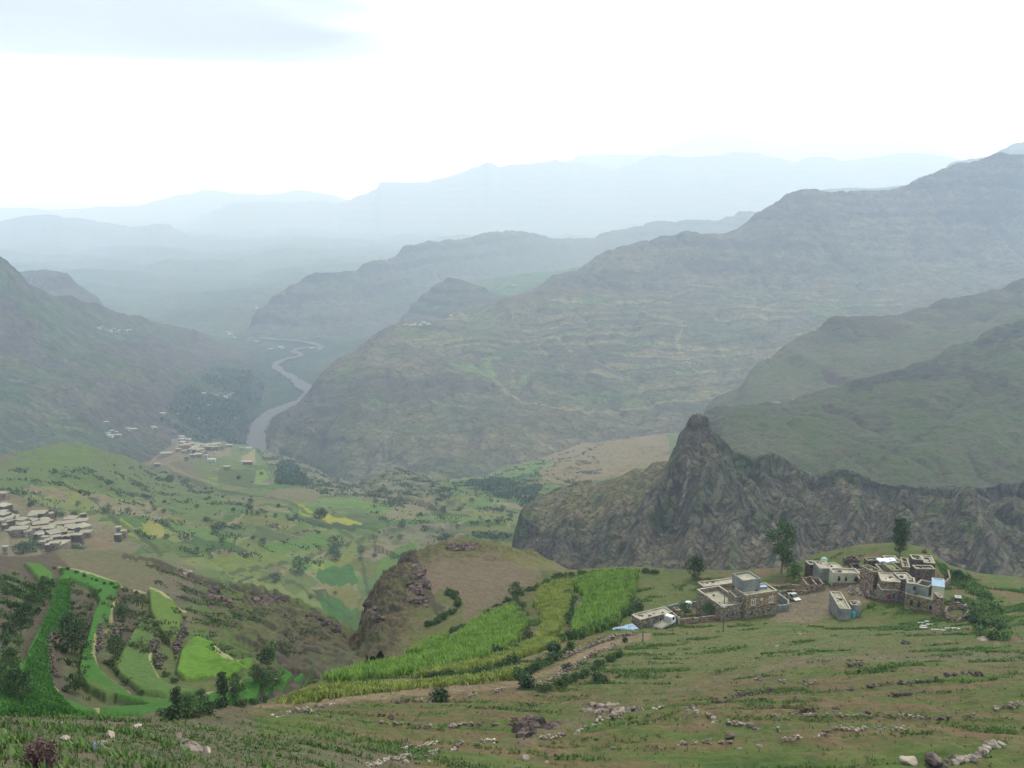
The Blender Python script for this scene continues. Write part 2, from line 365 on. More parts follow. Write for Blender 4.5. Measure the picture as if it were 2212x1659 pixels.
def d_valley(L):
    a = sstep(700, 1500, L.r)
    hills = inpoly(L.px0, L.py0, [(780,1060),(850,1010),(960,1035),(1000,1100),(960,1110),(820,1075)]) * 1.0 + inpoly(L.px0, L.py0, [(820,1150),(960,1130),(1000,1150),(1020,1240),(900,1220),(810,1190)]) * 0.8 \
        + inpoly(L.px0, L.py0, [(1120,1040),(1230,1000),(1300,960),(1480,935),(1480,1060),(1200,1100)])
    return 7 * fbm(L.x / 140, L.y / 140, o=5) * (0.4 + a) + 0.8 * fbm(L.x / 18, L.y / 18, o=4) + hills * 9 * fbm(L.x / 45, L.y / 45, o=5, ridged=True) \
        + 0.7 * stepz(L.z0 + 3 * fbm(L.x / 90, L.y / 90, o=2), 5, 0.12)
valley = land('valley', -0.66, U(1500), 1000, [
    [(0,1260,480),(150,1260,500),(300,1280,520),(500,1330,520),(700,1400,520),(800,1420,540),(1000,1300,600),(1200,1300,640),(1480,1300,700)],
    [(0,1200,560),(150,1190,600),(300,1200,620),(500,1230,620),(700,1290,600),(850,1300,640),(1000,1210,700),(1200,1210,760),(1480,1210,850)],
    [(0,1125,640),(150,1125,680),(300,1120,740),(450,1120,800),(600,1120,850),(750,1130,870),(900,1140,880),(1050,1130,900),(1200,1130,950),(1480,1130,1000)],
    [(0,1050,780),(100,1040,830),(200,1050,860),(300,1060,950),(450,1050,1150),(600,1060,1150),(720,1070,1200),(850,1070,1180),(1000,1070,1200),(1150,1070,1250),(1480,1060,1300)],
    [(0,988,950),(50,980,1000),(130,962,1060),(200,970,1080),(250,985,1150),(300,1001,1300),(335,994,1650),(365,968,1900),(384,946,2000),(398,947,2040),(412,957,2080),(440,960,2080),(480,959,2090),(540,965,2080),(570,976,2000),(640,1000,1850),(700,1028,1700),(760,1050,1600),(800,1040,1550),(850,1020,1550),(900,1033,1550),(960,1045,1600),(1040,1035,1700),(1100,1010,1850),(1200,985,2000),(1260,960,2200),(1400,945,2400),(1480,935,2500)],
    ], [90, 120, 110, 130], back=(0.3, 0.7), smooth=5, disp=d_valley)

def d_rock(L):
    g = fbm(L.x / 70 + L.z / 200, L.y / 120, L.z / 160, o=6, gain=0.55, ridged=True)
    wx = L.x + 14 * fbm(L.x / 45, L.y / 45, o=3)
    rib = np.abs(fbm(wx / 34, L.y / 190, L.z / 150, o=3)) ** 0.7
    low = sstep(1.0, 2.2, L.tt) * (1 - sstep(3.4, 4.0, L.tt))
    cr = sstep(2.6, 3.6, L.tt); k_ = 1 - cr * (0.55 + 0.35 * np.exp(-((L.px0 - 1505) / 70) ** 2))
    sm_ = inpoly(L.px0, L.py0, [(1120,1110),(1160,1075),(1300,1045),(1452,985),(1440,1080),(1330,1150),(1200,1165)]); k_ = k_ * (1 - 0.7 * sm_)
    ribs = np.zeros_like(L.x)
    for P, a_ in (([(1508,925),(1470,1010),(1425,1100),(1370,1240)], 16), ([(1530,950),(1545,1050),(1500,1140),(1490,1240)], 12), ([(1640,1000),(1655,1070),(1600,1150),(1570,1240)], 15), ([(1740,1050),(1700,1110),(1740,1160),(1690,1240)], 12),
                  ([(1800,1070),(1850,1130),(1830,1220)], 12), ([(1960,1085),(1930,1150),(1990,1240)], 14), ([(2100,1085),(2080,1160),(2140,1240)], 14), ([(1310,1060),(1340,1140),(1300,1235)], 9), ([(1220,1080),(1230,1150),(1200,1230)], 8)):
        ribs += a_ * np.exp(-(dist_line(L.px0 + 18 * fbm(L.px0 / 40, L.py0 / 40, o=3), L.py0, P) / 26.0) ** 2)
    ribs *= 1 - 0.98 * sstep(2.3, 3.3, L.tt)
    return ribs + k_ * 11 * g - 20 * (0.45 - rib) * (0.25 + low) * k_ + 4.5 * (0.4 + 0.6 * k_) * fbm(L.x / 15, L.y / 15, L.z / 14, o=5, ridged=True) + 0.3 * stepz(L.z0 + 6 * fbm(L.x / 90, L.y / 90, o=3), 17, 0.2)
rocks = land('rocks', U(1075), 0.66, 1060, [
    [(1080,1260,600),(1200,1290,600),(1500,1290,560),(1800,1270,560),(2212,1320,560)],
    [(1080,1232,640),(1115,1218,650),(1200,1232,640),(1500,1230,610),(1700,1220,600),(1900,1200,600),(2212,1250,590)],
    [(1080,1227,660),(1110,1207,690),(1135,1155,700),(1200,1140,710),(1300,1120,700),(1400,1100,690),(1500,1080,670),(1600,1120,660),(1750,1120,680),(1900,1130,690),(2212,1160,680)],
    [(1080,1224,680),(1108,1203,720),(1130,1120,740),(1200,1085,780),(1300,1068,780),(1400,1040,760),(1440,1010,755),(1480,968,744),(1510,955,742),(1560,1000,752),(1620,1026,764),(1700,1045,772),(1750,1076,786),(1850,1078,800),(1900,1090,806),(2000,1102,820),(2212,1092,840)],
    [(1080,1222,700),(1104,1200,750),(1112,1150,760),(1125,1110,780),(1160,1082,820),(1200,1064,850),(1300,1048,850),(1380,1019,830),(1420,1006,800),(1448,998,780),(1458,968,770),(1468,946,762),(1482,922,758),(1496,906,756),(1506,902,755),(1526,908,755),(1540,936,760),(1568,966,765),(1600,990,770),(1640,994,775),(1670,987,780),(1720,1012,790),(1760,1042,800),(1790,1032,805),(1840,1032,810),(1880,1047,815),(1940,1057,820),(2000,1062,830),(2100,1062,840),(2212,1050,850)],
    ], [60, 110, 110, 110], back=(0.35, 0.9), smooth=2, disp=d_rock)

def d_hill(a, s, b=0.0, bh=20, rid=False, st_=0.0, sh=30, gul=0.5):
    def f(L):
        v = a * fbm(L.x / s, L.y / s, L.z / s * 0.5, o=6, gain=0.52, ridged=rid) + 0.16 * a * fbm(L.x / s * 7, L.y / s * 7, o=4, ridged=True)
        wx = L.x + 0.35 * s * fbm(L.x / s, L.y / s, o=3)      # gullies running downhill
        v = v - gul * a * (np.abs(fbm(wx / (0.45 * s), L.y / (1.6 * s), o=3)) ** 0.6 * -1 + 0.4) * (0.6 + 0.4 * perlin(L.x / s, L.z / s))
        if b: v = v + b * stepz(L.z0 + 0.3 * bh * fbm(L.x / (3 * s), L.y / (3 * s), o=3), bh, 0.15)
        if st_: v = v + st_ * stepz(L.z0, sh, 0.1)
        return v
    return f
green = land('green', U(1440), 0.62, 800, [
    [(1440,1200,950),(1485,1100,950),(1560,1020,940),(1700,1050,940),(1800,1080,940),(2000,1110,950),(2212,1110,960)],
    [(1440,1200,1050),(1490,1060,1050),(1560,965,1050),(1700,965,1080),(1900,965,1120),(2212,950,1180)],
    [(1440,1200,1150),(1490,1020,1150),(1560,915,1250),(1700,890,1300),(1900,860,1350),(2212,820,1420)],
    [(1440,1200,1250),(1480,1010,1250),(1496,930,1280),(1510,899,1300),(1540,886,1350),(1600,873,1420),(1700,865,1480),(1800,843,1520),(1870,823,1560),(1950,797,1620),(2000,779,1650),(2060,754,1700),(2110,732,1730),(2150,708,1760),(2212,691,1800)],
    ], [70, 100, 120], smooth=4, disp=d_hill(17, 150, 0.2, 22, gul=1.0))
bluff = land('bluff', U(1440), 0.60, 760, [
    [(1440,1100,1700),(1480,1000,1700),(1550,900,1750),(1700,870,1800),(1900,820,1850),(2212,760,1950)],
    [(1440,1100,1730),(1480,990,1730),(1550,878,1880),(1650,820,1980),(1800,760,2080),(2000,730,2150),(2212,690,2250)],
    [(1440,1100,1750),(1480,960,1750),(1510,903,1900),(1540,866,1950),(1580,846,2000),(1610,819,2050),(1640,781,2100),(1700,746,2200),(1740,723,2250),(1780,703,2300),(1820,692,2320),(1860,695,2350),(1900,691,2400),(1940,684,2450),(1980,663,2500),(2020,653,2500),(2080,643,2550),(2150,623,2600),(2212,607,2600)],
    ], [90, 90], smooth=3, disp=d_hill(18, 220, 0.35, 40, gul=0.9))

west = land('west', -0.64, U(600), 680, [
    [(0,1030,1700),(200,1040,1800),(400,1010,2150),(490,970,2420),(530,965,2650),(600,950,2900)],
    [(0,930,1950),(200,930,2100),(350,920,2400),(460,905,2680),(520,892,2850),(550,890,3050),(620,890,3200)],
    [(0,820,2250),(150,810,2400),(300,810,2700),(430,815,3050),(540,800,3450),(570,800,3750),(620,805,4000)],
    [(0,700,2600),(100,710,2750),(200,720,3000),(330,740,3400),(450,765,3800),(540,763,4050),(580,770,4350)],
    [(0,563,3000),(30,578,3050),(60,608,3100),(110,635,3200),(180,655,3400),(260,680,3650),(340,702,3900),(420,717,4100),(480,736,4260),(560,745,4600)],
    ], [60, 90, 90, 100], smooth=4, disp=d_hill(34, 420, 0.15, 45, gul=0.9))

massif = land('massif', U(545), 0.60, 1300, [
    [(560,1005,2300),(600,975,2480),(800,1060,2050),(900,1060,1980),(1100,1050,2050),(1400,990,2300),(1700,900,2700),(2212,800,3200)],
    [(560,1000,2400),(600,950,2520),(700,970,2350),(800,970,2280),(900,960,2280),(1100,950,2300),(1400,930,2450),(1700,850,2900),(2212,750,3400)],
    [(560,995,2450),(600,920,2580),(700,880,2550),(800,860,2560),(900,860,2550),(1050,860,2560),(1200,860,2620),(1400,850,2750),(1700,780,3200),(2212,700,3700)],
    [(560,992,2500),(600,906,2640),(650,868,2750),(700,815,2820),(800,780,2860),(900,780,2900),(1000,790,2950),(1150,800,2950),(1300,780,3050),(1500,740,3250),(1700,710,3500),(2212,640,4000)],
    [(560,990,2550),(600,902,2700),(650,865,2800),(690,816,2900),(740,776,3000),(800,738,3100),(860,720,3150),(1000,712,3300),(1100,690,3400),(1200,680,3450),(1400,650,3700),(1600,640,3900),(1900,590,4300),(2212,560,4500)],
    [(560,988,2600),(590,905,2740),(650,862,2860),(680,828,2940),(700,801,2990),(740,770,3080),(790,740,3180),(830,711,3260),(870,699,3350),(905,692,3450),(960,684,3600),(1020,676,3700),(1080,661,3800),(1130,641,3900),(1170,616,4000),(1200,595,4100),(1260,572,4200),(1310,542,4300),(1360,522,4400),(1420,513,4450),(1500,501,4500),(1560,502,4550),(1620,472,4650),(1670,437,4700),(1700,417,4750),(1725,413,4750),(1790,416,4800),(1850,410,4850),(1900,409,4850),(1950,401,4900),(2000,382,4950),(2080,352,5000),(2150,336,5000),(2212,334,5000)],
    ], [60, 70, 70, 80, 110], smooth=3, back=(0.3, 0.6), disp=d_hill(36, 420, 0.14, 38, gul=1.3))

pyramid = land('pyramid', U(800), U(1260), 300, [
    [(820,770,3600),(1000,760,3650),(1200,730,3800)],
    [(820,740,4000),(870,705,4000),(970,680,4000),(1060,680,4000),(1200,680,4050)],
    [(820,735,4250),(850,706,4250),(900,651,4300),(940,617,4300),(968,602,4300),(1010,607,4320),(1060,627,4350),(1100,642,4400),(1140,645,4400),(1200,650,4400),(1260,680,4400)],
    ], [30, 60], smooth=2, disp=d_hill(14, 260, 0.3, 40))
shelf = land('shelf', U(960), U(1330), 260, [
    [(960,680,4500),(1330,660,4700)],
    [(960,640,4800),(1080,622,4850),(1330,600,4900)],
    [(960,640,5100),(1010,610,5200),(1080,597,5300),(1150,588,5300),(1200,586,5300),(1260,575,5300),(1330,570,5300)],
    ], [20, 40], smooth=3, disp=d_hill(8, 250, 0.5, 14))
mid = land('mid', U(440), U(1800), 900, [
    [(480,760,4400),(600,750,4450),(700,765,4350),(800,745,4500),(1200,640,5600),(1800,600,7000)],
    [(480,750,4600),(560,712,4700),(620,672,4820),(700,652,4950),(800,635,5150),(900,600,5800),(1100,575,6700),(1300,558,7300),(1800,540,8000)],
    [(480,745,4700),(530,708,4800),(560,668,4850),(590,645,4900),(620,626,5000),(650,605,5100),(680,596,5150),(720,593,5250),(770,591,5400),(800,577,5500),(830,560,5700),(870,537,6000),(930,522,6400),(1000,514,6900),(1060,505,7200),(1100,498,7400),(1140,507,7600),(1200,513,7900),(1280,510,8200),(1330,497,8400),(1400,482,8600),(1500,474,8800),(1550,477,8900),(1600,457,9000),(1650,457,9000),(1720,462,9000)],
    ], [60, 90], smooth=2, disp=d_hill(45, 600, 0.35, 80, gul=1.0))
def far(name, pts, D, foot_D, foot_y, rows=50, amp=60, s=900, b=0.3, bh=110):
    p = sorted(pts)
    return land(name, U(p[0][0] - 60), U(p[-1][0] + 60), int((p[-1][0] - p[0][0] + 120) / 2.3), [
        [(x, foot_y, foot_D) for x, y in p], [(x, (y * 0.45 + foot_y * 0.55), (D * 0.5 + foot_D * 0.5)) for x, y in p], [(x, y, D) for x, y in p]], [rows // 2, rows], smooth=1, disp=d_hill(amp, s, b, bh))
FAR = [
    far('far_a', [(20,600),(60,589),(100,586),(140,596),(170,613),(200,641),(260,690),(300,720)], 4600, 4000, 740, amp=25, s=400),
    far('far_b', [(-80,490),(0,479),(60,464),(110,459),(140,467),(200,476),(280,491),(340,482),(370,491),(420,521),(500,570)], 14000, 10000, 600),
    far('far_c', [(180,600),(300,530),(380,496),(430,471),(480,446),(510,436),(560,438),(620,438),(700,433),(730,441),(770,426),(810,411),(822,394),(880,396),(940,389),(1000,373),(1045,357),(1054,351),(1064,352),(1075,362),(1150,353),(1200,346),(1250,356),(1330,364),(1360,356),(1400,339),(1430,334),(1500,341),(1590,329),(1640,331),(1700,346),(1720,348),(1770,338),(1820,346),(1880,341),(1940,331),(2000,329),(2060,341),(2100,346),(2280,350)], 18000, 12500, 580, amp=45, s=900),
    far('far_d', [(-80,450),(0,448),(100,453),(200,451),(300,443),(370,426),(440,411),(500,416),(570,422),(640,413),(700,417),(750,431),(820,442)], 22000, 17000, 500, amp=50),
    far('far_e', [(880,410),(940,389),(1000,372),(1040,358),(1100,361),(1200,361),(1230,348),(1265,335),(1330,335),(1390,334),(1430,346)], 21000, 17500, 490, amp=50),
    far('far_f', [(1340,360),(1380,345),(1420,325),(1460,311),(1500,294),(1540,286),(1580,293),(1620,301),(1700,312),(1760,308),(1850,313),(1940,304),(2010,316),(2060,331),(2212,341)], 27000, 22000, 470, amp=60),
    far('far_g', [(1740,430),(1790,408),(1850,405),(1900,405),(1960,397),(1990,386),(2030,368),(2060,353),(2090,346),(2150,331),(2170,323),(2190,311),(2212,303),(2290,280)], 9000, 6500, 560, amp=40, s=600),
]
# valley floor: one sheet under everything, out to the horizon
RIVER = [(558,1000,0),(558,967,0),(555,932,0),(568,906,0),(606,882,0),(642,870,0),(672,850,0),(657,835,0),(630,814,0),(602,798,0),(596,786,0),(618,775,0),(650,767,0),(634,758,0),(655,751,0),(693,749,0),(673,741,0),(634,735,0),(594,733,0),(560,728,0)]
ZR = -650.0
RIV = []
for px, py, _ in RIVER:
    X, Y, Z = ray(px, py); RIV.append((X * ZR / Z, Y * ZR / Z))
def spline(P, n=10):
    out_ = []
    P = [np.array(p, float) for p in P]; P = [2 * P[0] - P[1]] + P + [2 * P[-1] - P[-2]]
    for i in range(1, len(P) - 2):
        for k in range(n):
            t = k / n
            out_.append(0.5 * ((2 * P[i]) + (-P[i-1] + P[i+1]) * t + (2*P[i-1] - 5*P[i] + 4*P[i+1] - P[i+2]) * t*t + (-P[i-1] + 3*P[i] - 3*P[i+1] + P[i+2]) * t**3))
    out_.append(P[-2]); return [tuple(p) for p in out_]
RIVS = spline(RIV, 8)
base = Land(); base.name = 'base'; LANDS['base'] = base
us = np.linspace(-0.9, 0.9, 900); h = np.sqrt(us * us + 1)
rad = np.concatenate([[4, 60, 200, 500, 1000, 1400], np.geomspace(1700, 42000, 560), [55000, 74000]])
base.r = np.repeat(rad[:, None], len(us), 1); base.us = us; base.x = us / h * base.r; base.y = base.r / h
rd = dist_line(base.x, base.y, RIVS[::2])
away = sstep(60, 420, rd) * (0.25 + 0.75 * sstep(3000, 7000, base.r))
base.z = -655 + 10 * fbm(base.x / 120, base.y / 120, o=4) * sstep(25, 90, rd) + away * (150 * np.maximum(0, fbm(base.x / 900, base.y / 900, o=5) + 0.15)) * (1 - sstep(30000, 40000, base.r)) - 250 * (1 - sstep(600, 1700, base.r)) - 60 * sstep(25000, 70000, base.r)
base.px, base.py = project(base.x, base.y, base.z); base.px0, base.py0 = base.px, base.py
base.slope = np.full_like(base.x, 0.2)

# ------------------------------------------------------------------ land cover
M_near = land_mat('near_hillside_soil', 1.3, 0.25, 0.42, 0.7, 0.12, bush=(0.9, 0.22, (0.04, 0.07, 0.02)))
M_mid = land_mat('rough_hillside', 5.0, 0.9, 0.40, 0.9, 0.5, bush=(2.6, 0.30, (0.035, 0.05, 0.02)))
M_val = land_mat('valley_land', 9.0, 2.0, 0.22, 0.6, 0.6, bush=(5.0, 0.16, (0.03, 0.05, 0.02)))
M_rock = land_mat('cliff_rock', 10.0, 2.2, 0.50, 1.0, 1.6, bush=(4.5, 0.28, (0.032, 0.045, 0.02)), crack=(7.0, 0.5))
M_hill = land_mat('green_hill', 14.0, 3.5, 0.45, 1.0, 1.6, bush=(6.0, 0.32, (0.045, 0.05, 0.03)))
M_far = land_mat('mountain_side', 45.0, 11.0, 0.65, 1.0, 7.0, bush=(13.0, 0.50, (0.025, 0.038, 0.018)), crack=(38.0, 0.3))
M_vfar = land_mat('distant_mountain', 160.0, 45.0, 0.35, 1.0, 20.0)

# near hillside
L = near
n1 = fbm(L.x / 22, L.y / 22, L.z0 / 1.6, o=5, gain=0.6); n2 = fbm(L.x / 5, L.y / 5, L.z0 / 1.2, o=4, gain=0.65)
lowleft = sstep(900, 350, L.px0) * sstep(1530, 1600, L.py0)
g = sstep(-0.16, 0.34, n1 + 0.45 * n2 + 0.12 * sstep(1500, 1400, L.py0) + 0.42 * lowleft)
c = mix(mix(np.array([0.165, 0.118, 0.074]), np.array([0.128, 0.112, 0.055]), sstep(-0.25, 0.15, n2)), np.array([0.090, 0.130, 0.036]), g)
c = mix(c, np.array([0.045, 0.085, 0.018]), 0.75 * sstep(0.28, 0.5, n1 + 0.5 * n2))
c = mix(c, ROCK * 1.3, 0.7 * sstep(0.75, 1.2, L.slope))
PLAT = [(1380,1225),(1960,1165),(2060,1215),(2120,1400),(1900,1380),(1640,1350),(1380,1410),(1330,1500),(1260,1560),(1500,1500),(1660,1440),(2200,1395),(2212,1350),(2130,1330)]
c, _ = paint(L, c, [(1370,1235),(1500,1240),(1500,1300),(1370,1330)], (0.110,0.135,0.045), amt=0.8)
c, _ = paint(L, c, [(1370,1380),(1560,1345),(1760,1335),(1900,1330),(2000,1370),(2120,1400),(1900,1400),(1640,1440),(1500,1470),(1300,1560),(1150,1610),(1300,1500)], (0.120,0.135,0.055), amt=0.55, wob=12)
c = mix(c, np.array([0.05, 0.095, 0.022]), 0.6 * sstep(0.15, 0.5, n2 + 0.7 * n1) * inpoly(L.px0, L.py0, [(1600,1330),(1900,1330),(2100,1420),(1600,1460)]))
c, _ = paint(L, c, [(1690,1285),(1740,1265),(1850,1262),(1890,1280),(1880,1300),(1800,1310),(1800,1330),(1745,1345),(1650,1345),(1690,1320)], (0.185,0.150,0.115), amt=0.95)   # bare yard
c = streak(L, c, [(540,1540),(680,1520),(760,1508),(900,1500),(1000,1495),(1080,1488),(1130,1476),(1190,1450),(1250,1420),(1310,1395),(1360,1380),(1400,1375)], (0.215,0.165,0.115), 9.5, 1.0, wob=1.5)  # dirt road
c = streak(L, c, [(1100,1620),(1250,1570),(1360,1540),(1460,1500),(1560,1465),(1640,1455),(1700,1440),(1900,1422),(2212,1415)], (0.150,0.130,0.085), 11, 0.7, wob=4)
c = streak(L, c, [(2080,1250),(2120,1330),(2160,1370),(2150,1400)], (0.17,0.15,0.09), 10, 0.7)
CORN = [
    ('tall green maize nearest the hamlet', [(1235,1262),(1290,1243),(1375,1240),(1368,1285),(1352,1320),(1330,1352),(1235,1385),(1240,1340),(1268,1300)], (0.100,0.165,0.025), 2.1),
    ('yellow green maize between two hedges', [(1165,1275),(1218,1258),(1236,1262),(1225,1330),(1205,1372),(1165,1385),(1175,1345),(1158,1310)], (0.125,0.155,0.028), 1.7),
    ('long dark green maize strip along the footpath', [(1030,1345),(1110,1310),(1130,1335),(1132,1372),(1112,1395),(1040,1428),(960,1445),(960,1400)], (0.085,0.130,0.024), 1.8),
    ('low maize strip tapering to the left', [(960,1402),(955,1446),(860,1462),(735,1475),(700,1470),(800,1440),(900,1422)], (0.070,0.115,0.020), 1.5),
    ('narrow yellow maize strip below the hedge', [(1235,1372),(1200,1395),(1100,1430),(1000,1455),(900,1466),(920,1456),(1050,1432),(1110,1402),(1160,1388)], (0.140,0.165,0.028), 1.3),
    ('upper maize strip under the brown knoll', [(770,1438),(850,1410),(930,1385),(965,1375),(955,1398),(880,1416),(800,1432)], (0.095,0.135,0.028), 1.3),
    ('short sparse maize above the dirt road', [(600,1520),(680,1490),(760,1480),(900,1478),(1050,1458),(1150,1440),(1120,1465),(1000,1482),(880,1490),(740,1505),(640,1522)], (0.105,0.120,0.035), 0.9),
]
for nm, P, cc, hh_ in CORN: c, _ = paint(L, c, P, np.array(cc) * 0.75, wob=2)
for P, w_ in (([(700,1470),(800,1440),(900,1420),(1000,1350),(1100,1300),(1160,1265)], 4), ([(740,1478),(900,1468),(1050,1440),(1130,1425),(1200,1400),(1240,1388)], 3)):
    c = streak(L, c, P, (0.17, 0.155, 0.08), w_, 0.8, wob=2)
c = c * (1 + 0.22 * fbm(L.x / 2.2, L.y / 2.2, o=4, gain=.7))[..., None]
c = mix(c, np.array([0.045, 0.070, 0.022]), 0.5 * sstep(0.15, 0.4, fbm(L.x / 3.2, L.y / 3.2, L.z0 / 1.0, o=4, gain=.7)))
c = c * (1 + 0.16 * fbm(L.x / 70, L.y / 70, o=2))[..., None]
finish(near, 'near_hillside', M_near, 'near grassy hillside of stony terraces carrying the hamlet', 'hillside', c)

# spur
L = spur
c = nat(L, 26, 0.62, 0.85, lo=np.array([0.090,0.135,0.042]), di=np.array([0.145,0.115,0.075]))
c, _ = paint(L, c, [(110,1180),(250,1190),(400,1235),(420,1270),(360,1300),(270,1262),(150,1232)], (0.150,0.135,0.098), wob=8, amt=0.7)
c, _ = paint(L, c, [(560,1290),(700,1335),(800,1410),(740,1430),(640,1390),(560,1340),(470,1310)], (0.115,0.095,0.065), wob=20, amt=0.6)
rk = fbm(L.x / 9, L.y / 9, L.z / 4, o=4)
c = mix(c, DARK * 1.3, 0.8 * sstep(0.1, 0.4, rk) * inpoly(L.px0, L.py0, [(440,1280),(480,1270),(640,1290),(760,1370),(800,1420),(700,1400),(620,1330),(500,1320)]))
for P in ([(440,1285),(480,1300),(500,1315)], [(530,1295),(620,1298)], [(440,1262),(540,1280),(640,1308)], [(270,1205),(330,1212),(400,1240),(470,1265)]):
    c = streak(L, c, P, (0.05, 0.042, 0.034), 7, 0.85, wob=10, s=10)
for P, cc in BOWL: c, _ = paint(L, c, P, np.array(cc) * 1.25, wob=2.0)
for P in ([(148,1262),(148,1310),(125,1385),(104,1420),(102,1465),(125,1510),(190,1545),(215,1552)], [(252,1300),(236,1355),(208,1385),(203,1430),(228,1475),(290,1520),(380,1528),(480,1522),(600,1490)],
          [(345,1480),(400,1500),(480,1515),(600,1492)], [(330,1400),(325,1440),(345,1475)], [(455,1395),(470,1430),(520,1455),(590,1462)], [(128,1228),(160,1240),(262,1270),(330,1282),(400,1320)]):
    c = streak(L, c, P, (0.34, 0.33, 0.19), 3.4, 0.9, wob=3, s=12)
# brushy risers
for P in ([(135,1330),(165,1400),(150,1440),(175,1500),(240,1525)], [(240,1360),(225,1440),(255,1490)], [(300,1300),(330,1370),(400,1400)], [(350,1400),(370,1450)], [(30,1250),(60,1320),(30,1400)]):
    c = streak(L, c, P, (0.100, 0.125, 0.050), 22, 0.65, wob=14, s=14)
finish(spur, 'terraced_spur', M_near, 'terraced spur with dark green crop strips below the brown flat top', 'hillside', c)

L = knoll
c = nat(L, 14, 0.42, 0.9, lo=np.array([0.10,0.115,0.045]), di=np.array([0.155,0.118,0.082]))
c, _ = paint(L, c, [(930,1215),(1060,1195),(1150,1215),(1170,1245),(1080,1300),(980,1340),(960,1310),(900,1260)], (0.165,0.128,0.098), wob=10, amt=0.85)
c, _ = paint(L, c, [(1050,1180),(1210,1215),(1230,1235),(1150,1230),(1080,1200)], (0.15,0.145,0.065), wob=6, amt=0.8)
left = 1 - sstep(835, 900, L.px0 + 0.3 * (L.py0 - 1300))
nn = fbm(L.x / 6, L.y / 6, L.z / 4, o=5)
c = mix(c, np.array([0.105,0.085,0.060]), 0.8 * left)
c = mix(c, DARK, np.clip(left + 0.5 * sstep(1210, 1190, L.py0), 0, 1) * 0.9 * sstep(0.02, 0.3, nn))
c = mix(c, np.array([0.08,0.11,0.035]), left * 0.6 * sstep(0.1, 0.4, -nn))
for P in ([(868,1226),(893,1225),(905,1262),(925,1290),(950,1318)], [(795,1310),(812,1340)]): c = streak(L, c, P, (0.06,0.05,0.042), 14, 0.85, wob=12, s=9)
c = streak(L, c, [(955,1288),(985,1300),(985,1330),(950,1365),(900,1390)], (0.115,0.125,0.05), 22, 0.9, wob=4)
finish(knoll, 'rocky_knoll', M_near, 'brown rounded knoll with a crumbling dark cliff on its left', 'hill', c)

# valley
L = valley
f, hid, _ = cells(L.x / 52 + 0.5 * fbm(L.x / 120, L.y / 120, o=2), L.y / 40, 3, 0.9)
f2, hid2, _ = cells(L.x / 20, L.y / 62, 9, 0.8)
PAL = np.array([(0.075,0.135,0.035),(0.055,0.110,0.028),(0.095,0.145,0.040),(0.115,0.140,0.050),(0.065,0.125,0.030),(0.150,0.135,0.090),(0.085,0.120,0.050),(0.125,0.135,0.045)])
fc = PAL[(hid * 997).astype(int) * 7 % len(PAL)] * (0.85 + 0.35 * hid2)[..., None]
fc = fc * (0.80 + 0.45 * hid)[..., None]
fc = mix(mix(np.array([0.045,0.060,0.030]), np.array([0.19,0.175,0.11]), (hid * 13 % 1 > 0.55)), fc, sstep(0.04, 0.09, f))
wild = nat(L, 70, 0.62, 0.75, lo=np.array([0.085,0.130,0.045]), mid=np.array([0.125,0.130,0.07]), di=np.array([0.16,0.135,0.10]), ro=np.array([0.115,0.105,0.085]))
isf = inpoly(L.px0 + 15 * fbm(L.x / 80, L.y / 80, o=2), L.py0 + 8 * fbm(L.y / 80, L.x / 80, o=2), [(330,1170),(500,1110),(620,1080),(760,1080),(1000,1070),(1150,1060),(1120,1180),(1060,1200),(1000,1150),(900,1150),(800,1220),(860,1230),(800,1400),(600,1330),(480,1240),(380,1210),(280,1200)]) \
    | inpoly(L.px0, L.py0, [(0,1030),(200,1020),(330,1090),(420,1130),(330,1180),(180,1120),(0,1100)]) | inpoly(L.px0, L.py0, [(460,1000),(640,1010),(700,1050),(560,1060),(450,1030)]) | inpoly(L.px0, L.py0, [(960,1040),(1130,1000),(1260,985),(1200,1080),(1080,1120),(980,1080)])
c = mix(wild, fc, isf * 0.9)
c, _ = paint(L, c, [(0,1005),(60,965),(140,955),(240,975),(420,1050),(520,1100),(400,1110),(230,1050),(0,1050)], (0.085,0.140,0.040), wob=10, amt=0.6)
cliffy = inpoly(L.px0 + 10 * fbm(L.x / 60, L.y / 60, o=2), L.py0, [(555,960),(640,985),(790,1045),(860,1005),(920,1030),(990,1100),(930,1110),(800,1080),(700,1070),(600,1030)]) | inpoly(L.px0 + 10 * fbm(L.x / 60, L.y / 60, o=2), L.py0, [(800,1160),(880,1140),(960,1140),(1040,1180),(1010,1230),(900,1210),(850,1195)])
c = mix(c, mix(np.array([0.155,0.145,0.115]), np.array([0.06,0.075,0.04]), sstep(0.0, 0.4, fbm(L.x / 30, L.y / 30, L.z / 20, o=5))), cliffy * 0.85)
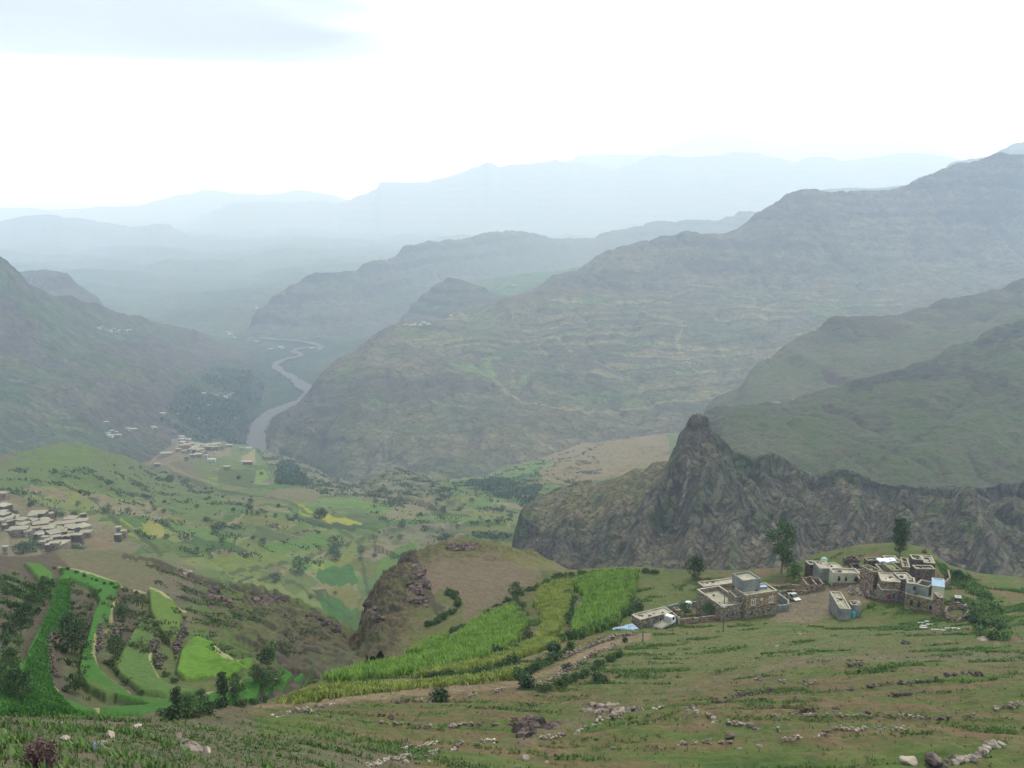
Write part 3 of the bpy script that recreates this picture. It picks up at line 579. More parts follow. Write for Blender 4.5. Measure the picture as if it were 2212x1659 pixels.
for P, cc in [
    ([(690,1108),(780,1125),(790,1135),(700,1130)], (0.27,0.26,0.045)), ([(640,1090),(690,1110),(700,1128),(650,1112)], (0.24,0.27,0.05)),
    ([(640,1120),(700,1130),(790,1137),(760,1146),(680,1140)], (0.035,0.055,0.03)),
    ([(262,1115),(290,1150),(305,1168),(285,1160),(258,1135)], (0.19,0.21,0.035)), ([(305,1132),(335,1122),(357,1140),(352,1165),(320,1160)], (0.23,0.22,0.07)), ([(300,1140),(325,1150),(330,1165),(310,1158)], (0.16,0.2,0.03)),
    ([(200,1160),(262,1140),(240,1180),(205,1205),(185,1200)], (0.17,0.125,0.09)), ([(85,1105),(230,1118),(215,1125),(110,1122)], (0.17,0.155,0.10)), ([(20,1050),(140,1062),(150,1080),(40,1060)], (0.165,0.125,0.10)),
    ([(690,1230),(760,1220),(775,1262),(720,1270),(680,1250)], (0.035,0.105,0.025)), ([(680,1290),(720,1300),(768,1330),(720,1345)], (0.035,0.125,0.025)), ([(590,1255),(650,1235),(690,1265),(640,1290)], (0.10,0.13,0.05)),
    ([(670,1222),(700,1215),(700,1228),(680,1232)], (0.21,0.23,0.035)), ([(780,1190),(820,1182),(850,1195),(830,1215),(790,1205)], (0.19,0.16,0.125)), ([(820,1205),(900,1185),(905,1200),(860,1230),(810,1245)], (0.085,0.15,0.035)),
    ([(770,1265),(860,1225),(870,1240),(820,1290),(790,1310)], (0.08,0.125,0.045)), ([(700,1275),(760,1268),(790,1320),(760,1320)], (0.14,0.14,0.05)),
    ([(560,1180),(700,1150),(720,1175),(560,1210)], (0.075,0.145,0.035)), ([(430,1210),(600,1190),(640,1215),(520,1240)], (0.12,0.155,0.04)), ([(560,1080),(680,1090),(700,1060),(600,1055)], (0.14,0.125,0.085)),
    ([(545,1025),(570,1010),(580,1030),(555,1045)], (0.13,0.20,0.045)), ([(520,985),(550,972),(552,998),(530,1002)], (0.24,0.20,0.13)), ([(470,1020),(560,1010),(540,1050),(470,1040)], (0.06,0.085,0.035)),
    ([(840,1100),(930,1085),(930,1105),(860,1130),(830,1118)], (0.17,0.155,0.10)), ([(980,1100),(1010,1080),(1090,1070),(1060,1105)], (0.09,0.15,0.045)), ([(1150,1000),(1250,960),(1440,935),(1450,1010),(1230,1060),(1180,1050)], (0.19,0.15,0.10)),
    ([(1060,1040),(1160,995),(1200,1000),(1100,1050)], (0.10,0.165,0.045))]:
    c, _ = paint(L, c, P, cc, wob=4, amt=0.9)
c = streak(L, c, [(830,1240),(868,1225),(872,1260),(865,1300)], (0.23,0.19,0.14), 4, 0.9)
for P in ([(0,1100),(100,1100),(230,1110),(300,1160),(350,1200)], [(480,1240),(560,1230),(640,1215),(700,1190),(800,1160)], [(620,1255),(680,1290),(760,1340)], [(780,1200),(790,1260),(800,1310)], [(370,1020),(480,1060),(620,1085),(760,1160)]):
    c = streak(L, c, P, (0.045,0.065,0.03), 4.5, 0.75, wob=4)
for P in ([(330,990),(380,1015),(470,1045)], [(900,1080),(960,1150)], [(1085,1050),(1050,1110),(1060,1180)]): c = streak(L, c, P, (0.21,0.19,0.13), 3, 0.6, wob=4)
town = inpoly(L.px0, L.py0, [(0,1080),(90,1100),(190,1120),(275,1150),(200,1170),(150,1205),(0,1215)]); c = mix(c, np.array([0.175,0.145,0.115]), town * 0.7)
c = mix(c, np.array([0.19,0.16,0.125]), 0.7 * inpoly(L.px0, L.py0, [(310,1005),(360,965),(390,950),(420,965),(500,965),(500,985),(420,985),(350,1000)]))
vdark = fbm(L.x / 110, L.y / 110, o=4)  # noise for random darker green patches in the right of the valley
c = mix(c, np.array([0.04,0.06,0.03]), 0.55 * sstep(0.2, 0.45, vdark) * (1 - 0.5 * isf) * sstep(950, 1080, L.px0))
c = c * np.array([1.12, 1.12, 1.0])
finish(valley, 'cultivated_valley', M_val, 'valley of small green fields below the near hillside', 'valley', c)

# cliffs behind the hamlet
L = rocks
c = nat(L, 45, 0.36, 0.72, 0.35, 17, lo=np.array([0.075,0.100,0.038]), mid=np.array([0.11,0.105,0.062]), di=np.array([0.135,0.115,0.09]), ro=np.array([0.105,0.095,0.082]))
c, _ = paint(L, c, [(1140,1110),(1200,1055),(1330,1030),(1450,975),(1440,1060),(1330,1110),(1200,1150)], (0.150,0.145,0.078), wob=14, amt=0.75)
tow = inpoly(L.px0 + 6 * fbm(L.x / 20, L.y / 20), L.py0, [(1440,985),(1475,900),(1530,890),(1600,985),(1680,985),(1760,1050),(1900,1040),(2230,1040),(2230,1100),(1900,1110),(1760,1100),(1640,1060),(1540,1080),(1460,1070)])
c = mix(c, mix(np.array([0.085,0.070,0.055]), np.array([0.045,0.040,0.034]), sstep(-0.1, 0.3, fbm(L.x / 14, L.y / 14, L.z / 9, o=5))), tow * 0.5)
c = mix(c, np.array([0.055,0.048,0.040]), 0.75 * sstep(-0.2, 0.2, fbm(L.x / 25, L.y / 25, L.z / 30, o=4)) * inpoly(L.px0, L.py0, [(1100,1120),(1150,1130),(1200,1170),(1300,1190),(1320,1240),(1100,1240)]))
gr = fbm(L.x / 60 + 9, L.y / 60, L.z / 60, o=4)
c = mix(c, np.array([0.17,0.16,0.15]), 0.6 * sstep(0.1, 0.35, gr) * inpoly(L.px0, L.py0, [(1560,1060),(1960,1080),(2000,1200),(1500,1240),(1380,1240)]))
for P in ([(1665,1020),(1700,1015),(1760,1045)], [(1690,1120),(1660,1180),(1600,1230)], [(1490,1050),(1470,1110)]): c = streak(L, c, P, (0.26,0.23,0.20), 6, 0.7, wob=8, s=12)
c = mix(c, np.array([0.06,0.10,0.03]), 0.6 * sstep(0.15, 0.4, -gr))
stk = fbm(L.px0 / 16 + L.py0 / 30, L.py0 / 120, o=4)
c = mix(c, np.array([0.165,0.150,0.130]), 0.6 * sstep(.1, .45, stk)); c = mix(c, np.array([0.055,0.085,0.030]), 0.7 * sstep(.05, .35, -stk)); c = mix(c, np.array([0.15,0.125,0.09]), 0.35 * sstep(-.1, .4, fbm(L.x / 80, L.y / 80, L.z / 80, o=3)))
c = c * np.array([1.30, 1.24, 1.20])
finish(rocks, 'rock_ridge', M_rock, 'dark craggy ridge with a pointed rock tower behind the hamlet', 'ridge', c)

L = green
c = nat(L, 90, 0.52, 0.6, lo=np.array([0.080,0.105,0.038]), mid=np.array([0.095,0.10,0.055]), di=np.array([0.12,0.105,0.08]))
dr = fbm(L.uu * 60, L.r / 500, o=4); c = mix(c, np.array([0.06,0.10,0.032]), 0.4 * sstep(0.0, 0.4, dr))
nn = fbm(L.x / 40, L.y / 40, L.z / 14, o=5)
for P, w_ in (([(1850,830),(1930,810),(2000,800),(2100,812),(2160,830)], 24), ([(2120,745),(2180,720),(2212,715)], 16), ([(1620,872),(1680,868)], 12)): c = streak(L, c, P, DARK * 1.1, w_, 0.85, wob=30, s=30)
c, _ = paint(L, c, [(1560,960),(1640,930),(1720,940),(1760,1000),(1640,1000)], (0.14,0.125,0.085), wob=20, amt=0.45)
c = streak(L, c, [(1900,1000),(2010,930),(2060,880),(2120,830)], (0.05,0.055,0.035), 4, 0.7) * np.array([.80,.74,.80])
c = c * np.array([0.97, 1.1, 0.95])
finish(green, 'green_slope', M_hill, 'smooth dull green slope rising to the right behind the rock ridge', 'hill', c)
L = bluff
c = nat(L, 150, 0.5, 0.7, lo=np.array([0.07,0.095,0.04]), di=np.array([0.11,0.095,0.075]))
up = sstep(0.9, 1.6, L.tt + 0.35 * fbm(L.x / 120, L.y / 120, o=4)) * sstep(1700, 1850, L.px0)
c = mix(c, np.array([0.055,0.050,0.045]), 0.75 * up * sstep(-0.25, 0.15, fbm(L.x / 80, L.y / 80, L.z / 25, o=5)))
c, _ = paint(L, c, [(1600,830),(1650,780),(1800,740),(1780,800),(1640,850)], (0.085,0.11,0.045), wob=10, amt=0.6)
finish(bluff, 'dark_bluff', M_hill, 'hill with dark rock bands in front of the great mountain', 'hill', c)

L = west
c = nat(L, 260, 0.36, 0.62, 0.12, 45, lo=np.array([0.07,0.095,0.045]), di=np.array([0.12,0.095,0.075]), ro=np.array([0.09,0.075,0.065]))
c, _ = paint(L, c, [(60,640),(200,670),(330,720),(300,740),(180,760),(90,700)], (0.075,0.125,0.045), wob=25, amt=0.55)
c, _ = paint(L, c, [(0,760),(60,830),(200,900),(320,960),(300,1010),(0,1000)], (0.065,0.10,0.038), wob=25, amt=0.6)
c, _ = paint(L, c, [(380,840),(460,790),(560,790),(620,830),(600,880),(540,930),(520,970),(400,960),(380,900)], (0.045,0.070,0.035), wob=16, amt=0.8)
f, hid, _ = cells(L.x / 90, L.y / 60, 5)
c = mix(c, PAL[(hid * 997).astype(int) % len(PAL)] * 0.9, 0.6 * (fbm(L.x / 300, L.y / 300, o=2) > 0.12))
finish(west, 'west_mountain', M_far, 'long brown and green mountainside left of the river', 'mountain', c)

L = massif
c = nat(L, 260, 0.36, 0.68, 0.12, 38, lo=np.array([0.080,0.100,0.050]), mid=np.array([0.115,0.11,0.07]), di=np.array([0.14,0.12,0.09]), ro=np.array([0.10,0.088,0.075]))
big_ = fbm(L.x / 620, L.y / 620, L.z / 400, o=3)
c = c * (1 + 0.45 * big_)[..., None] * (1 + 0.35 * fbm(L.x / 150, L.y / 150, L.z / 60, o=4))[..., None]
ter = inpoly(L.px0 + 30 * fbm(L.x / 300, L.y / 300, o=3), L.py0 + 20 * fbm(L.y / 300, L.x / 300, o=3), [(850,690),(1100,660),(1300,640),(1500,610),(1900,620),(1980,700),(1700,760),(1600,860),(1300,880),(1080,830),(960,770),(850,750)])
q = (L.z0 + 12 * fbm(L.x / 400, L.y / 400, o=3)) / 15.0; fr = q - np.floor(q)
f, hid, _ = cells(L.x / 120, q * 1.0, 21, 0.5)
c = mix(c, mix(np.array([0.115,0.19,0.055]), np.array([0.21,0.195,0.115]), (hid > 0.6)), 0.8 * ter * (fr < 0.42) * sstep(0.3, 0.5, hid) )
c = mix(c, np.array([0.05,0.055,0.035]), 0.65 * ter * (fr > 0.82))
low = sstep(860, 930, L.py0) * sstep(1500, 1300, L.px0)
cl = perlin(L.z / 42 + 0.8 * fbm(L.x / 500, L.y / 500, o=3), L.x / 900, L.y / 900) + 0.5 * fbm(L.x / 60, L.y / 60, L.z / 30, o=4)
c = mix(c, np.array([0.05,0.045,0.042]), 0.65 * sstep(0.12, 0.42, cl) * (1 - 0.6 * ter))
for P, cc, a in [([(965,795),(1060,790),(1080,825),(1000,810)], (0.13,0.19,0.055), .9), ([(790,857),(835,862),(832,868),(795,866)], (0.10,0.20,0.045), .9), ([(930,866),(985,878),(980,884),(935,876)], (0.10,0.19,0.045), .9),
                 ([(850,712),(990,720),(1000,735),(860,730)], (0.11,0.16,0.055), .6), ([(1010,680),(1080,680),(1060,710),(1000,715)], (0.14,0.17,0.06), .6), ([(1080,760),(1140,720),(1130,760),(1090,800)], (0.06,0.09,0.04), .6),
                 ([(730,800),(770,790),(760,830),(720,830)], (0.10,0.15,0.05), .6), ([(1130,850),(1500,840),(1520,870),(1250,880)], (0.10,0.14,0.05), .4)]:
    c, _ = paint(L, c, P, cc, wob=5, amt=a)
for P in ([(1060,815),(1110,850),(1200,878),(1300,885),(1420,870),(1560,862)], [(1480,700),(1460,740),(1500,790)], [(1150,740),(1200,720),(1230,760)]): c = streak(L, c, P, (0.27,0.235,0.18), 3.2, 0.65, wob=8)
c = c * np.array([1.16, 1.12, 0.92])
finish(massif, 'great_mountain', M_far, 'great terraced mountain filling the right of the view beyond the ridges', 'mountain', c)

def simple(L, name, label, S=300, mat=M_far, green_=0.45, bands=0.18, bh=70, kind='mountain'):
    c = nat(L, S, green_, 0.7, bands, bh, lo=np.array([0.075,0.105,0.05]), di=np.array([0.115,0.10,0.08]))
    finish(L, name, mat, label, kind, c); return c
simple(pyramid, 'pointed_hill', 'small pointed hill above the river village terraces', 150, bh=40)
c = nat(shelf, 200, 0.8, 1.4, lo=np.array([0.10,0.17,0.06])); finish(shelf, 'green_shelf', M_far, 'bright green farmed shelf behind the pointed hill', 'hill', c)
simple(mid, 'middle_range', 'bluish stepped range beyond the river bends', 420, bh=70)
for L, nm, lb in zip(FAR, ['left_spur_hill','hazy_left_range','long_far_ridge','faint_left_ridge','faint_table_ridge','faintest_peak_range','hazy_right_shoulder'],
    ['hazy hill showing behind the left mountain', 'pale blue range low on the left', 'long pale ridge with a flat cliff top and a rock knob', 'faintest ridge behind the left range', 'faint flat topped ridge behind the long ridge', 'barely visible peaks on the skyline at right', 'hazy shoulder behind the great mountain at right']):
    simple(L, nm, lb, 700, M_vfar if nm != 'left_spur_hill' else M_far, bh=90)
L = base
c = nat(L, 300, 0.6, 5, lo=np.array([0.065,0.10,0.04]), di=np.array([0.12,0.10,0.075]))
f, hid, _ = cells(L.x / 110, L.y / 80, 31)
c = mix(c, PAL[(hid * 997).astype(int) % len(PAL)], 0.5 * (fbm(L.x / 500, L.y / 500, o=3) > -0.05))
c = mix(c, np.array([0.035,0.065,0.032]), 0.85 * (1 - sstep(60, 220, rd + 60 * fbm(L.x / 120, L.y / 120, o=3))) * (L.r < 4600))
finish(base, 'valley_floor', M_far, 'broad hazy valley floor reaching to the horizon', 'valley', c)

# river: muddy grey water
m, t, b = new_mat('muddy_water', 0.6, 0.15); b.inputs['Base Color'].default_value = (0.055, 0.048, 0.042, 1)
nzr = t.nodes.new('ShaderNodeTexNoise'); nzr.inputs['Scale'].default_value = 0.15; nzr.inputs['Detail'].default_value = 5
gp = t.nodes.new('ShaderNodeNewGeometry'); t.links.new(gp.outputs['Position'], nzr.inputs['Vector'])
bpn = t.nodes.new('ShaderNodeBump'); bpn.inputs['Distance'].default_value = 0.6; t.links.new(nzr.outputs['Fac'], bpn.inputs['Height']); t.links.new(bpn.outputs[0], b.inputs['Normal'])
vs, fs = [], []
for i, (x, y) in enumerate(RIVS):
    x2, y2 = RIVS[min(i + 1, len(RIVS) - 1)]; x1, y1 = RIVS[max(i - 1, 0)]
    d = math.hypot(x2 - x1, y2 - y1); nx, ny = -(y2 - y1) / d, (x2 - x1) / d
    wd = (24 if math.hypot(x, y) < 3500 else 15) + 4 * math.sin(i * 0.7) + 3 * math.sin(i * 1.9)
    vs += [(x + nx * wd, y + ny * wd, ZR), (x - nx * wd, y - ny * wd, ZR)]
for i in range(len(RIVS) - 1): fs.append((2*i, 2*i+1, 2*i+3, 2*i+2))
me = bpy.data.meshes.new('river'); me.from_pydata(vs, [], fs); me.materials.append(m)
o = bpy.data.objects.new('river', me); C.objects.link(o); o['kind'] = 'structure'; o['label'] = 'muddy brown river winding along the valley floor'; o['category'] = 'river'

# ------------------------------------------------------------------ haze
def haze():
    m = bpy.data.materials.new('haze_air'); m.use_nodes = True; t = m.node_tree; t.nodes.clear()
    o_ = t.nodes.new('ShaderNodeOutputMaterial'); v = t.nodes.new('ShaderNodeVolumePrincipled')
    v.inputs['Color'].default_value = (0.68, 0.81, 1.0, 1); v.inputs['Absorption Color'].default_value = (1, 1, 1, 1); v.inputs['Density'].default_value = 0.93e-4; v.inputs['Anisotropy'].default_value = 0.2
    t.links.new(v.outputs[0], o_.inputs['Volume'])
    allz = [(L_.z.min(), L_.z.max()) for L_ in LANDS.values()]
    z0 = min(a for a, _ in allz) - 1.0; z1 = max(max(b_ for _, b_ in allz), 0) + 30
    x = 75000
    vs = [(sx_ * x, sy_ * x, z_) for z_ in (z0, z1) for sx_, sy_ in ((-1,-1),(1,-1),(1,1),(-1,1))]
    fs = [(3,2,1,0),(4,5,6,7),(0,1,5,4),(1,2,6,5),(2,3,7,6),(3,0,4,7)]
    me = bpy.data.meshes.new('haze'); me.from_pydata(vs, [], fs); me.materials.append(m)
    o = bpy.data.objects.new('haze', me); C.objects.link(o); o['kind'] = 'stuff'; o['label'] = 'pale blue monsoon haze filling the valleys'; o['category'] = 'haze'
    print('HAZE', z0, z1)
haze()

# ================================================================== things
def tag(o, label=None, cat=None, group=None, kind=None):
    if label: o['label'] = label
    if cat: o['category'] = cat
    if group: o['group'] = group
    if kind: o['kind'] = kind
    return o
def empty(name, loc, label, cat, group=None, rz=0.0):
    o = bpy.data.objects.new(name, None); C.objects.link(o); o.location = loc; o.rotation_euler = (0, 0, rz)
    o.empty_display_size = 0.5
    return tag(o, label, cat, group)
class MB:                                   # collects polygons, builds one mesh
    def __init__(s): s.v = []; s.f = []; s.m = []
    def add(s, V, Fs, mi=0):
        n = len(s.v); s.v += [tuple(p) for p in V]; s.f += [tuple(n + i for i in f) for f in Fs]; s.m += [mi] * len(Fs)
    def prism(s, base, z0, z1, mi=0, top=None):
        n = len(base); top = top or base
        V = [(x, y, z0) for x, y in base] + [(x, y, z1) for x, y in top]
        s.add(V, [tuple(range(n))[::-1], tuple(range(n, 2 * n))] + [(i, (i + 1) % n, n + (i + 1) % n, n + i) for i in range(n)], mi)
    def box(s, x0, x1, y0, y1, z0, z1, mi=0): s.prism([(x0, y0), (x1, y0), (x1, y1), (x0, y1)], z0, z1, mi)
    def tube(s, P, rad_, n=7, mi=0):
        rings = []
        for i, p in enumerate(P):
            p = Vector(p); d = (Vector(P[min(i + 1, len(P) - 1)]) - Vector(P[max(i - 1, 0)])).normalized()
            a = d.orthogonal().normalized(); b = d.cross(a); r_ = rad_[i] if isinstance(rad_, (list, tuple)) else rad_
            rings.append([p + (a * math.cos(2 * math.pi * k / n) + b * math.sin(2 * math.pi * k / n)) * r_ for k in range(n)])
        V = [q for r_ in rings for q in r_]; Fs = []
        for i in range(len(P) - 1):
            for k in range(n): Fs.append((i * n + k, i * n + (k + 1) % n, (i + 1) * n + (k + 1) % n, (i + 1) * n + k))
        Fs.append(tuple(range(n))[::-1]); Fs.append(tuple((len(P) - 1) * n + k for k in range(n)))
        s.add(V, Fs, mi)
    def build(s, name, mats, parent=None, smooth=False):
        me = bpy.data.meshes.new(name); me.from_pydata(s.v, [], s.f)
        mats = mats if isinstance(mats, (list, tuple)) else [mats]
        for m_ in mats: me.materials.append(m_)
        if len(mats) > 1: me.polygons.foreach_set('material_index', s.m)
        if smooth: me.polygons.foreach_set('use_smooth', [True] * len(s.f))
        o = bpy.data.objects.new(name, me); C.objects.link(o)
        if parent: o.parent = parent
        return o
def copy_tree(o, parent=None):
    c_ = o.copy(); C.objects.link(c_); c_.parent = parent
    for ch in list(o.children): copy_tree(ch, c_)
    return c_
# --- where things stand
def zmap(x0, y0, k): return lambda X, Y: ((x0 + X / k) / 1.0271, (y0 + Y / k) / 1.0271)
Z1 = zmap(0, 1100, 2.746); Z2 = zmap(700, 1100, 2.746); Z3 = zmap(1360, 1150, 2.4254); Z4 = zmap(1360, 1200, 4.809); Z5 = zmap(1740, 1160, 4.809)
Z6 = zmap(0, 900, 2.9105); Z8 = zmap(500, 850, 2.9105); ZV = zmap(0, 1060, 6.9125); ZT = zmap(320, 940, 7.9); ZB = zmap(0, 1500, 3.95)
def at(px, py, L):
    """the point of this piece of land seen at a photo position"""
    n = L.nfront if hasattr(L, 'nfront') else L.r.shape[0]
    qx, qy = L.px[:n], L.py[:n]
    d = (qx - px) ** 2 + (qy - py) ** 2
    k = max(16.0, d.min() * 1.5)
    c_ = np.where(d < k, L.r[:n] + 0.02 * L.r[:n] * d / k, 1e9)
    i = np.unravel_index(np.argmin(c_), d.shape)
    return Vector((L.x[i], L.y[i], L.z[i]))
def ground(x, y, L=None):
    L = L or near
    u = x / y; r = math.hypot(x, y); j = (u - L.us[0]) / (L.us[1] - L.us[0]); j = min(max(j, 0), len(L.us) - 1.001); a = int(j); f = j - a
    return (1 - f) * np.interp(r, L.r[:, a], L.z[:, a]) + f * np.interp(r, L.r[:, a + 1], L.z[:, a + 1])
def plane(p, z):
    X, Y, Z = ray(*p); k = z / Z; return Vector((X * k, Y * k, z))
def sample(L, P, n, dens=None, seed=1):
    """points spread evenly (in the world) over the part of the land inside a photo outline"""
    rg = np.random.default_rng(seed)
    m = np.zeros(L.r.shape, bool); nf = L.nfront - 1
    A = np.array(P); b_ = (L.px > A[:, 0].min()) & (L.px < A[:, 0].max()) & (L.py > A[:, 1].min()) & (L.py < A[:, 1].max())
    b_[nf:] = False; b_[:, -1] = False
    m[b_] = inpoly(L.px[b_], L.py[b_], P)
    idx = np.argwhere(m)
    if not len(idx): return np.zeros((0, 3))
    i, j = idx[:, 0], idx[:, 1]
    wt = (L.r[i + 1, j] - L.r[i, j]) * L.r[i, j]
    if dens is not None: wt = wt * dens[i, j]
    wt = np.maximum(wt, 0); k = rg.choice(len(idx), n, p=wt / wt.sum()); i, j = i[k], j[k]
    a, b = rg.random(n), rg.random(n)
    def bi(Q): return (1 - a) * (1 - b) * Q[i, j] + a * (1 - b) * Q[i + 1, j] + (1 - a) * b * Q[i, j + 1] + a * b * Q[i + 1, j + 1]
    return np.stack([bi(L.x), bi(L.y), bi(L.z)], 1)

# --- materials
def plain(name, col, rough=0.85, spec=0.2, var=0.18, s=1.0, bump=0.3):
    m, t, b = new_mat(name, rough, spec)
    a = t.nodes.new('ShaderNodeTexNoise'); a.inputs['Scale'].default_value = s; a.inputs['Detail'].default_value = 6; a.inputs['Roughness'].default_value = 0.65
    g_ = t.nodes.new('ShaderNodeNewGeometry'); t.links.new(g_.outputs['Position'], a.inputs['Vector'])
    r_ = t.nodes.new('ShaderNodeMapRange'); r_.inputs['From Min'].default_value = 0.3; r_.inputs['From Max'].default_value = 0.7
    r_.inputs['To Min'].default_value = 1 - var; r_.inputs['To Max'].default_value = 1 + var; t.links.new(a.outputs['Fac'], r_.inputs['Value'])
    v = t.nodes.new('ShaderNodeVectorMath'); v.operation = 'SCALE'; v.inputs[0].default_value = col; t.links.new(r_.outputs[0], v.inputs['Scale'])
    t.links.new(v.outputs[0], b.inputs['Base Color'])
    if bump:
        bp = t.nodes.new('ShaderNodeBump'); bp.inputs['Strength'].default_value = bump; bp.inputs['Distance'].default_value = 0.05
        t.links.new(a.outputs['Fac'], bp.inputs['Height']); t.links.new(bp.outputs[0], b.inputs['Normal'])
    return m
def stone(name, col, cell=0.45, var=0.5):
    m, t, b = new_mat(name, 0.95, 0.1); n = t.nodes.new; l = t.links.new
    g_ = n('ShaderNodeNewGeometry'); mp_ = n('ShaderNodeMapping'); mp_.inputs['Scale'].default_value = (1 / cell, 1 / cell, 1.7 / cell); l(g_.outputs['Position'], mp_.inputs[0])
    v = n('ShaderNodeTexVoronoi'); v.inputs['Scale'].default_value = 1; l(mp_.outputs[0], v.inputs['Vector'])
    sp = n('ShaderNodeSeparateColor'); l(v.outputs['Color'], sp.inputs[0])
    e = n('ShaderNodeMapRange'); e.inputs['From Min'].default_value = 0.75; e.inputs['From Max'].default_value = 0.35; e.inputs['To Min'].default_value = 0.45; l(v.outputs['Distance'], e.inputs['Value'])
    r_ = n('ShaderNodeMapRange'); r_.inputs['To Min'].default_value = 1 - var; r_.inputs['To Max'].default_value = 1 + var; l(sp.outputs[0], r_.inputs['Value'])
    q = n('ShaderNodeMath'); q.operation = 'MULTIPLY'; l(e.outputs[0], q.inputs[0]); l(r_.outputs[0], q.inputs[1])
    s_ = n('ShaderNodeVectorMath'); s_.operation = 'SCALE'; s_.inputs[0].default_value = col; l(q.outputs[0], s_.inputs['Scale']); l(s_.outputs[0], b.inputs['Base Color'])
    bp = n('ShaderNodeBump'); bp.inputs['Strength'].default_value = 0.8; bp.inputs['Distance'].default_value = 0.06; l(e.outputs[0], bp.inputs['Height']); l(bp.outputs[0], b.inputs['Normal'])
    return m
def leaf(name, dark, light, s=0.6):
    m, t, b = new_mat(name, 0.7, 0.2); n = t.nodes.new; l = t.links.new
    g_ = n('ShaderNodeNewGeometry'); a = n('ShaderNodeTexNoise'); a.inputs['Scale'].default_value = s; a.inputs['Detail'].default_value = 4; l(g_.outputs['Position'], a.inputs['Vector'])
    c_ = n('ShaderNodeTexWhiteNoise'); l(g_.outputs['Position'], c_.inputs['Vector'])
    r_ = n('ShaderNodeMapRange'); r_.inputs['From Min'].default_value = 0.35; r_.inputs['From Max'].default_value = 0.65; l(a.outputs['Fac'], r_.inputs['Value'])
    x = n('ShaderNodeMix'); x.data_type = 'RGBA'; l(r_.outputs[0], x.inputs['Factor']); x.inputs['A'].default_value = (*dark, 1); x.inputs['B'].default_value = (*light, 1)
    l(x.outputs['Result'], b.inputs['Base Color']); return m
MAT = dict(
    stone=stone('brown_stone', (0.225, 0.160, 0.110)), dark=stone('dark_stone', (0.115, 0.085, 0.070), 0.4), tan=stone('tan_stone', (0.36, 0.25, 0.14), 0.5, 0.2),
    ashlar=stone('ashlar_stone', (0.235, 0.19, 0.14), 0.55, 0.25), yellow=stone('yellow_stone', (0.30, 0.23, 0.13), 0.5, 0.22), grey=plain('cement_block', (0.25, 0.245, 0.215), var=0.42, s=0.55),
    cream=plain('cream_plaster', (0.56, 0.52, 0.36), var=0.25, s=0.9), roof=plain('pale_roof_screed', (0.44, 0.385, 0.27), var=0.42, s=0.6), mud=plain('mud_roof', (0.30, 0.26, 0.175), var=0.25, s=0.5),
    groof=plain('mossy_roof', (0.19, 0.19, 0.10), var=0.3, s=0.6), white=plain('white_paint', (0.72, 0.72, 0.70), 0.5, 0.3, 0.06), black=plain('dark_opening', (0.018, 0.017, 0.016), 0.4, 0.4, 0.0, bump=0),
    mint=plain('faded_green_plaster', (0.36, 0.47, 0.37), var=0.15), blue=plain('blue_sheet', (0.33, 0.47, 0.60), 0.6, 0.3, 0.15, 2), tealp=plain('teal_plastic', (0.06, 0.32, 0.40), 0.5, 0.3, 0.1),
    door=plain('rust_red_door', (0.16, 0.04, 0.025), 0.6, 0.2, 0.15), slab=plain('white_slab', (0.60, 0.58, 0.50), var=0.12, s=3), metal=plain('sheet_metal', (0.62, 0.66, 0.76), 0.45, 0.5, 0.12, 3),
    wood=plain('pole_wood', (0.10, 0.085, 0.07), var=0.2, s=2), rubber=plain('rubber', (0.02, 0.02, 0.02), 0.8, 0.2, 0.05), glass=plain('dark_glass', (0.02, 0.03, 0.035), 0.15, 0.6, 0.0, bump=0),
    rock=stone('field_stone', (0.215, 0.160, 0.125), 1.2, 0.4), rockd=stone('dark_outcrop', (0.105, 0.075, 0.062), 1.0, 0.4), rockp=stone('pale_field_stone', (0.34, 0.27, 0.21), 1.3, 0.35), bark=plain('bark', (0.12, 0.095, 0.07), var=0.3, s=3),
    beige=plain('beige_car_paint', (0.34, 0.31, 0.22), 0.4, 0.4, 0.05), brownred=leaf('dead_twigs', (0.085, 0.05, 0.04), (0.14, 0.085, 0.07), 2.0),
    leafd=leaf('dark_foliage', (0.016, 0.032, 0.010), (0.040, 0.068, 0.018)), leafm=leaf('mid_foliage', (0.028, 0.052, 0.013), (0.060, 0.100, 0.025)), leafg=leaf('fresh_foliage', (0.045, 0.085, 0.018), (0.085, 0.140, 0.030)),
    leafo=leaf('olive_foliage', (0.050, 0.060, 0.020), (0.095, 0.100, 0.035)), corn=leaf('maize_leaves', (0.090, 0.165, 0.022), (0.230, 0.320, 0.050), 0.5), corny=leaf('yellowing_maize', (0.130, 0.165, 0.028), (0.300, 0.310, 0.065), 0.5),
    crop=leaf('crop_leaves', (0.042, 0.115, 0.018), (0.075, 0.175, 0.028), 0.4), weed=leaf('low_weeds', (0.060, 0.105, 0.022), (0.110, 0.170, 0.036), 0.4), vwood=leaf('far_wood', (0.032, 0.050, 0.022), (0.060, 0.085, 0.035), 0.05), flower=plain('pale_violet_petals', (0.30, 0.30, 0.50), var=0.1),
)

for k_ in ('tan','ashlar','yellow','grey','cream','roof','mud','groof','white','mint','blue','slab','metal','beige','rockp','rock'):
    f_ = {'white': 0.85, 'metal': 0.9, 'rockp': 0.85, 'rock': 1.0, 'blue': 0.5, 'slab': 0.5, 'tan': 0.85, 'ashlar': 1.0, 'roof': 0.56, 'slab': 0.5, 'cream': 0.6}.get(k_, 0.68)
    for n_ in MAT[k_].node_tree.nodes:
        if n_.type == 'VECT_MATH' and n_.operation == 'SCALE': v_ = n_.inputs[0].default_value; n_.inputs[0].default_value = [c_ * f_ for c_ in v_]
